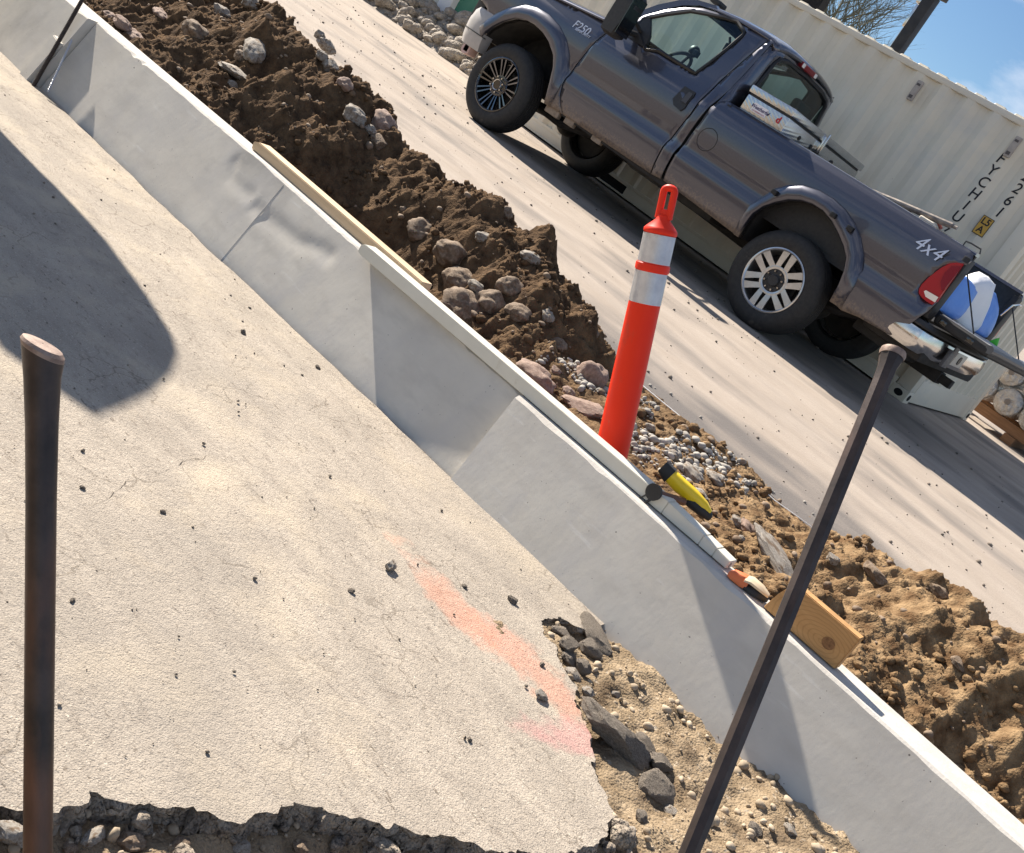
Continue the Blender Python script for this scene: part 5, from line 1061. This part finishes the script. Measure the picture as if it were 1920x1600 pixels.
STONES = [  # x, y, width px, material, angular, squash, label
 (365, 60, 52, 0, 0, (1.2, .8, 1), 'brown angular stone lying high on the far dirt mound'), (474, 91, 58, 2, 0, (1.3, .8, .9), 'long pale grey stone on the crest of the far mound'), (452, 104, 24, 0, 0, (1, 1, 1), 'small tan stone touching the long pale grey stone'),
 (442, 129, 48, 2, 1, (1.3, .9, .5), 'flat grey slab of stone on the far mound'), (665, 214, 44, 2, 0, (1, .9, .9), 'rounded pale stone on the lip above the dark hollow, left of its twin'), (718, 229, 54, 1, 0, (1.1, .9, 1), 'big rounded pinkish stone on the lip above the dark hollow'),
 (691, 241, 22, 2, 0, (1, 1, 1), 'white pebble between two rounded stones above the dark hollow'), (708, 264, 36, 0, 1, (1, 1, 1), 'broken brown stone just below the pair on the lip'), (645, 156, 30, 1, 0, (1.1, .8, 1), 'reddish stone at the parking lot edge above the dark hollow'),
 (612, 82, 34, 2, 1, (1, 1, 1), 'grey angular stone at the far lot edge, uppermost of its cluster'), (598, 66, 24, 2, 1, (1, 1, 1), 'grey broken stone at the far lot edge beside the uppermost one'), (604, 104, 24, 2, 0, (1, 1, 1), 'pale pebble in the grey cluster at the far lot edge'), (618, 122, 30, 2, 1, (1, 1, 1), 'lowest grey stone in the cluster at the far lot edge'),
 (230, 42, 34, 1, 0, (1.2, .9, .8), 'tan stone tucked behind the far curb top near the rod'), (203, 28, 26, 1, 0, (1.2, .9, .8), 'tan stone nearest the ribbed rod behind the curb'), (248, 62, 40, 1, 0, (1.3, .8, .7), 'flat tan stone behind the far curb just below its neighbours'),
 (470, 5, 30, 2, 0, (1, 1, 1), 'pale stone at the top picture edge on the mound'), (415, 20, 34, 2, 1, (1.2, 1, .8), 'grey flat stone near the top picture edge'), (300, 22, 34, 1, 0, (1.5, .8, .7), 'long thin tan stone near the top picture edge'), (435, 158, 18, 2, 0, (1, 1, 1), 'white chip stuck in the slope of the far mound'),
 (787, 428, 54, 0, 0, (1.0, 1, 1), 'rounded brown stone above the pale cracked one in mid bank'), (842, 470, 66, 0, 0, (1.1, .9, .95), 'large tan cracked stone in the middle of the bank'), (903, 443, 28, 2, 0, (1, 1, .9), 'small pale stone right of the large tan cracked stone'),
 (856, 521, 56, 0, 0, (1, .9, .95), 'brown stone with a soil cap behind the end of the board'), (862, 566, 74, 0, 0, (1, .9, .9), 'big soil covered stone against the back of the straightedge'), (913, 566, 56, 0, 0, (.9, .9, 1.2), 'dark brown upright stone beside the big soil covered one'),
 (952, 536, 46, 0, 0, (1, 1, 1.1), 'grey brown stone leaning above the dark upright stone'), (968, 583, 46, 0, 0, (1, .8, .9), 'tan stone below the white pebble in mid bank'), (1024, 590, 28, 2, 0, (.9, .9, 1.1), 'bright white pebble standing up in mid bank'), (990, 479, 34, 2, 0, (1.1, .9, .8), 'pale stone near the lot edge in mid bank'), (892, 535, 28, 2, 0, (1.1, .9, .8), 'small pale stone between soil clods behind the board'),
 (946, 398, 28, 0, 0, (.9, .9, 1.1), 'brown stone at the lot edge above the post'), (1097, 702, 70, 1, 0, (.85, .8, 1.2), 'large smooth pinkish boulder left of the orange post'), (1000, 700, 78, 1, 0, (1.3, .7, .9), 'long pink boulder half hidden by the straightedge'), (1094, 756, 66, 1, 1, (1.3, .9, .6), 'flat reddish broken rock at the foot of the orange post'),
 (1064, 736, 28, 1, 0, (1, 1, 1), 'small reddish stone between the two pink boulders'), (1041, 695, 24, 1, 1, (.9, .9, 1.2), 'small pointed pink stone above the long pink boulder'), (1045, 642, 30, 0, 0, (1.2, .8, .8), 'brown stone in the slope above the pink boulders'),
 (1300, 889, 40, 2, 0, (1.3, .9, .7), 'flat tan stone just above the yellow clamp'), (1312, 922, 30, 2, 1, (1.3, .9, .6), 'grey flat stone right of the yellow clamp'), (1340, 895, 30, 2, 0, (1.1, .9, .7), 'tan stone half buried right of the flat tan stone'), (1400, 987, 30, 1, 0, (1.2, .9, .7), 'smooth pinkish pebble between the clamp and the dark bar'), (1382, 975, 26, 2, 0, (1, .9, .7), 'grey pebble touching the smooth pinkish pebble'), (1390, 1009, 12, 2, 0, (1, 1, 1), 'tiny white pebble below the smooth pinkish pebble'),
 (1452, 1032, 84, 2, 1, (1.6, .8, .35), 'wide flat pale rock embedded in tan soil behind the float'), (1562, 1046, 26, 2, 1, (1, .8, 1), 'white stone chip right of the dark bar in the bank'), (1640, 1072, 40, 0, 1, (1.3, .9, .7), 'dark rock chunk on the crest of the right mound'), (1757, 1108, 36, 0, 1, (1.1, .9, .9), 'brown clod shaped rock on the crest near the right edge'), (1795, 1240, 30, 0, 1, (1.1, .9, .8), 'brown rock on the right mound slope'),
 (1215, 800, 20, 2, 0, (1, 1, 1), 'grey pebble close to the right of the orange post'), (1262, 852, 22, 2, 0, (1, 1, 1), 'pale pebble in the gravel above the clamp head')]
for x, y, wpx, mi, an, sq, lab in STONES:
    p = at_h(x, y+wpx*.18, DH); size = wpx/F*(p-EYE).dot(FW)*1.15/((sq[0]+sq[2])/2)
    put_stone('stone', p, size, mi, lab, SG, 'stone', bool(an), .38, sq, rot=(rng.uniform(-.25, .25), rng.uniform(-.25, .25), rng.uniform(-.5, .5)))
CH = 'chunks at the broken slab edge'
CHUNKS = [(1150, 1368, 112, 3, (1.25, .8, .5), 'largest flat chunk of broken asphalt lying beside the slab edge'), (1226, 1466, 66, 3, (1.1, .9, .75), 'dark lump of asphalt below the largest flat chunk'), (1234, 1428, 44, 3, (1, 1, .8), 'dark lump of asphalt just above its lower twin'), (1104, 1213, 46, 3, (1, .9, .9), 'dark block in the hole at the slab corner, right of its neighbours'),
 (1064, 1208, 36, 3, (1, .9, .9), 'dark block in the hole at the slab corner, left of its neighbours'), (1050, 1182, 34, 3, (1.2, .9, .7), 'dark sliver at the top of the hole in the slab corner'), (1090, 1250, 34, 3, (1, .9, .9), 'dark block at the lower end of the hole in the slab corner'), (1068, 1234, 30, 3, (1, 1, .8), 'small dark block in the middle of the hole'), (1112, 1186, 70, 3, (1.5, .8, .5), 'dark slab sliver along the upper rim of the hole'), (1072, 1262, 30, 2, (1, 1, .8), 'pale grey stone below the dark blocks of the hole'),
 (1100, 1297, 24, 2, (1, 1, .8), 'pale pebble beside the pink paint edge'), (1150, 1300, 20, 2, (1, 1, .8), 'whitish pebble in the tan soil above the largest chunk'), (1178, 1560, 32, 2, (1, 1, .9), 'pale stone at the bottom edge beside the slab'), (1255, 1520, 24, 2, (1.1, 1, .8), 'white flat chip in the soil near the bottom'), (1200, 1530, 26, 3, (1, 1, .8), 'dark pebble in the soil near the bottom'), (1415, 1555, 26, 3, (1.1, .9, .7), 'dark chip in the tan soil right of the leaning bar'), (1480, 1555, 26, 2, (1.1, .9, .7), 'pale chip in the soil furthest right at the bottom'), (1205, 1395, 40, 3, (1.1, .8, .6), 'shaded dark chunk under the rim of the largest flat chunk')]
for x, y, wpx, mi, sq, lab in CHUNKS:
    p = at_h(x, y+wpx*.2, FH, 1.0); size = wpx/F*(p-EYE).dot(FW)*1.1/((sq[0]+sq[2])/2); put_stone('rubble_chunk', p, size, mi, lab, CH, 'stone', True, .22, sq, rot=(rng.uniform(-.3, .3), rng.uniform(-.2, .2), rng.uniform(-.5, .5)))
CHIPS = [(1012, 1306, 30, 'grey stone casting a long shadow beside the orange paint'), (730, 1067, 30, 'dark shard on the slab left of the orange paint'), (958, 1127, 22, 'grey shard on the slab near the curb'), (870, 1101, 12, 'small dark chip above the orange paint'), (658, 1110, 14, 'brown chip below the dark shard'), (305, 962, 14, 'dark chip right of the near left bar'), (154, 915, 12, 'dark chip close to the near left bar'), (135, 1128, 14, 'brown chip just right of the near left bar'),
 (455, 625, 16, 'dark chip on the slab near the curb in mid picture'), (595, 690, 12, 'dark chip on the slab between curb and shadow'), (1015, 1248, 14, 'reddish sliver on the orange paint'), (880, 1388, 12, 'tan pebble on the slab below the orange paint')]
for x, y, wpx, lab in CHIPS:
    p = at_slab(x, y); size = wpx/F*(p-EYE).dot(FW); put_stone('stone_chip', p, size, 3 if wpx < 29 else 2, lab, 'loose chips on the slab', 'stone chip', True, .12, (1.1, .8, .8))

for x, y, wpx, lab in ((172, 1570, 42, 'pale round stone below the near slab edge just right of the round bar'), (20, 1565, 60, 'pale stone in the near left bottom corner'), (240, 1584, 48, 'tan stone below the near slab edge, second from the round bar'), (330, 1590, 40, 'tan stone below the near slab edge, third from the round bar'), (270, 1560, 24, 'small pale stone tucked under the near slab edge'), (450, 1592, 38, 'grey stone at the bottom edge left of centre'), (560, 1588, 30, 'tan stone under the middle of the near slab edge'), (690, 1594, 36, 'grey stone under the near slab edge right of centre'), (130, 1592, 30, 'brown stone right beside the round bar at the bottom')):
    p = at_h(x, y+wpx*.15, FH, .8); put_stone('stone', p, wpx/F*(p-EYE).dot(FW)*1.1, 0 if 'tan' in lab or 'brown' in lab else 2, lab, 'stones below the near slab edge', 'stone', True, .15, (1.1, .9, .9))
cp_ = [at_slab(x, y) for x, y in ((150, 958), (200, 938), (240, 905), (290, 890), (345, 868), (400, 850))]; v = []; f = []
pts = rough_line([p.to_2d() for p in cp_], .012, .012, 91)
for i, p in enumerate(pts): w_ = .0016*(1+float(fbm(i*.4, 2, 92, 2)))*min(1, (i+1)/6, (len(pts)-i)/6); zc_ = ZS(p.x)+.006*float(fbm(p.x*2.2, p.y*2.2, 36, 3))+.0012; v += [(p.x-w_*.4, p.y+w_, zc_), (p.x+w_*.4, p.y-w_, zc_)]
f = [(2*i, 2*i+1, 2*i+3, 2*i+2) for i in range(len(pts)-1)]
tag(from_py('slab_crack', v, f, mat('crack', (.06, .05, .04), (.14, .11, .085), 40, 1.0), smooth=False), 'fine crack running across the old slab', kind='structure')
def scatter(name, pts, sizes, m, label, seed, sub=1, sink=.25, ang=True):
    r_ = np.random.default_rng(seed); T = []
    for k in range(6):
        me = stone_mesh(seed+40+k, .35, .8, sub, 0); V = np.zeros(len(me.vertices)*3, np.float32); me.vertices.foreach_get('co', V); V = V.reshape(-1, 3); I = np.zeros(len(me.polygons)*3, np.int32); me.polygons.foreach_get('vertices', I); T.append((V, I.reshape(-1, 3))); bpy.data.meshes.remove(me)
    VS, IS = [], []; n = 0
    for p, s in zip(pts, sizes):
        V, I = T[r_.integers(0, 6)]; a = r_.uniform(0, 6.28); c, s_ = math.cos(a), math.sin(a); sc = s/2*r_.uniform(.7, 1.3, 3); W_ = V*sc; W_ = np.stack([W_[:, 0]*c-W_[:, 1]*s_, W_[:, 0]*s_+W_[:, 1]*c, W_[:, 2]], 1) + np.array(p) + np.array([0, 0, s/2*(1-2*sink)])
        VS.append(W_); IS.append(I+n); n += len(V)
    V = np.concatenate(VS).astype(np.float32); I = np.concatenate(IS).astype(np.int32); me = bpy.data.meshes.new(name); me.vertices.add(len(V)); me.vertices.foreach_set('co', V.ravel()); me.loops.add(I.size); me.loops.foreach_set('vertex_index', I.ravel()); me.polygons.add(len(I)); me.polygons.foreach_set('loop_start', np.arange(0, I.size, 3, dtype=np.int32)); me.update(); me.validate()
    o = bpy.data.objects.new(name, me); C.objects.link(o); me.materials.append(m)
    if not ang: me.polygons.foreach_set('use_smooth', [True]*len(me.polygons))
    return tag(o, label, kind='stuff')
def pts_on(h, x0, x1, y0, y1, n, s0, s1, seed, mask=None, pw=2.5):
    r_ = np.random.default_rng(seed); X = r_.uniform(x0, x1, n); Y = r_.uniform(y0, y1, n)
    if mask is not None: k = mask(X, Y, r_); X, Y = X[k], Y[k]
    Z = h(X, Y); return np.stack([X, Y, Z], 1), s0+(s1-s0)*r_.random(len(X))**pw
clump = lambda f, s, t: (lambda X, Y, r_: fbm(X*f, Y*f, s, 3) > t)
p, s = pts_on(dirt_h, -6.5, 1.2, 3.02, 4.3, 9000, .006, .050, 71, clump(2.2, 81, -.05), 5); scatter('soil_clods', p, s, m_dirt, 'loose soil clods over the dirt bank', 1, 1, .35, True)
p, s = pts_on(dirt_h, -6.5, 1.2, 3.02, 4.3, 700, .010, .040, 72, None, 3); scatter('bank_pebbles', p, s, m_st[0], 'small pebbles in the dirt bank', 2, 2, .3, False)
m_grav = mat('gravel', (.20, .185, .165), (.46, .43, .38), 9, .9, [('n', 120, .4, .002)])
p, s = pts_on(dirt_h, -2.25, -1.15, 3.15, 4.15, 3000, .008, .038, 73, clump(3, 83, -.05), 2.5); scatter('gravel', p, s, m_grav, 'patch of grey gravel right of the orange post', 3, 2, .3, False)
off_slab = lambda X, Y, r_: ~inpoly(X, Y, outl)
p, s = pts_on(fill_h, -1.3, .6, .6, 2.84, 3500, .005, .028, 74, lambda X, Y, r_: (fbm(X*4, Y*4, 84, 3) > -.25) & off_slab(X, Y, r_), 3); scatter('gravel', p, s, mat('tan_gravel', (.24, .18, .115), (.50, .41, .30), 9, .9, [('n', 120, .4, .002)]), 'tan gravel in the gap beside the slab', 4, 2, .3, False)
p, s = pts_on(fill_h, -1.5, -.3, .3, 2.1, 900, .012, .06, 75, off_slab, 3); scatter('rubble', p, s, m_break, 'dark rubble below the front slab edge', 5, 2, .3, False)
lot_h = lambda X, Y: np.zeros_like(X)
p, s = pts_on(lot_h, -12, 3, 4.3, 9.8, 1500, .006, .030, 76, None, 5); scatter('lot_grit', p, s, mat('grit', (.10, .085, .07), (.26, .22, .18), 9, .95), 'dark grit scattered over the parking lot', 6, 1, .3)
p, s = pts_on(lot_h, -8, 2, 4.16, 4.5, 900, .005, .022, 77, lambda X, Y, r_: r_.random(len(X)) < np.exp(-(Y-4.16)*9), 3); scatter('lot_grit', p, s, m_grav, 'grit along the cut edge of the lot', 7, 1, .3)
p, s = pts_on(lambda X, Y: ZS(X), -6, -.75, 1.0, 2.72, 500, .003, .012, 78, None, 4); scatter('slab_grit', p, s, m_break, 'fine dark grit on the old slab', 8, 1, .2)
p, s = pts_on(rub_h, -14.4, -9.2, 11.3, 12.4, 900, .04, .30, 79, None, 4); scatter('rubble_stones', p, s, m_rub2, 'stones of the rubble heap by the storefront', 9, 2, .3, False)

# ------------------------------------------------------------------ one piece, one object: loose islands of a part become parts
def split_loose(o):
    me = o.data; b = bmesh.new(); b.from_mesh(me); b.verts.ensure_lookup_table(); seen = set(); isl = []
    for v in b.verts:
        if v.index in seen: continue
        st = [v]; comp = []; seen.add(v.index)
        while st:
            q = st.pop(); comp.append(q.index)
            for e in q.link_edges:
                w_ = e.other_vert(q)
                if w_.index not in seen: seen.add(w_.index); st.append(w_)
        isl.append(comp)
    b.free()
    if len(isl) < 2: return
    base = o.name.split('.')[0]
    for i, comp in enumerate(isl[1:] + [isl[0]]):
        keep = set(comp); c = bmesh.new(); c.from_mesh(me); c.verts.ensure_lookup_table()
        bmesh.ops.delete(c, geom=[v for v in c.verts if v.index not in keep], context='VERTS')
        m2 = me.copy() if i < len(isl)-1 else me
        c.to_mesh(m2); c.free()
        if i < len(isl)-1: n = o.copy(); n.data = m2; n.name = base; C.objects.link(n); n.parent = o.parent
SPLIT = {'flare', 'wheel_housing', 'windscreen_pillar', 'gate_cable', 'roof_lamp', 'flare_clip', 'mud_crust', 'cargo_lamp', 'lug_nuts', 'spokes', 'gate_latch', 'window_frame', 'bed_rail', 'shop_shelf', 'vent_slot', 'label_border', 'bottom_rail', 'casting_hole', 'strand'}
for o in list(S.objects):
    if o.type == 'MESH' and o.name.split('.')[0] in SPLIT: split_loose(o)
REN = {'lug_nuts': 'lug_nut', 'spokes': 'spoke'}
for o in S.objects:
    k = o.name.split('.')[0]
    if k in REN: o.name = REN[k]
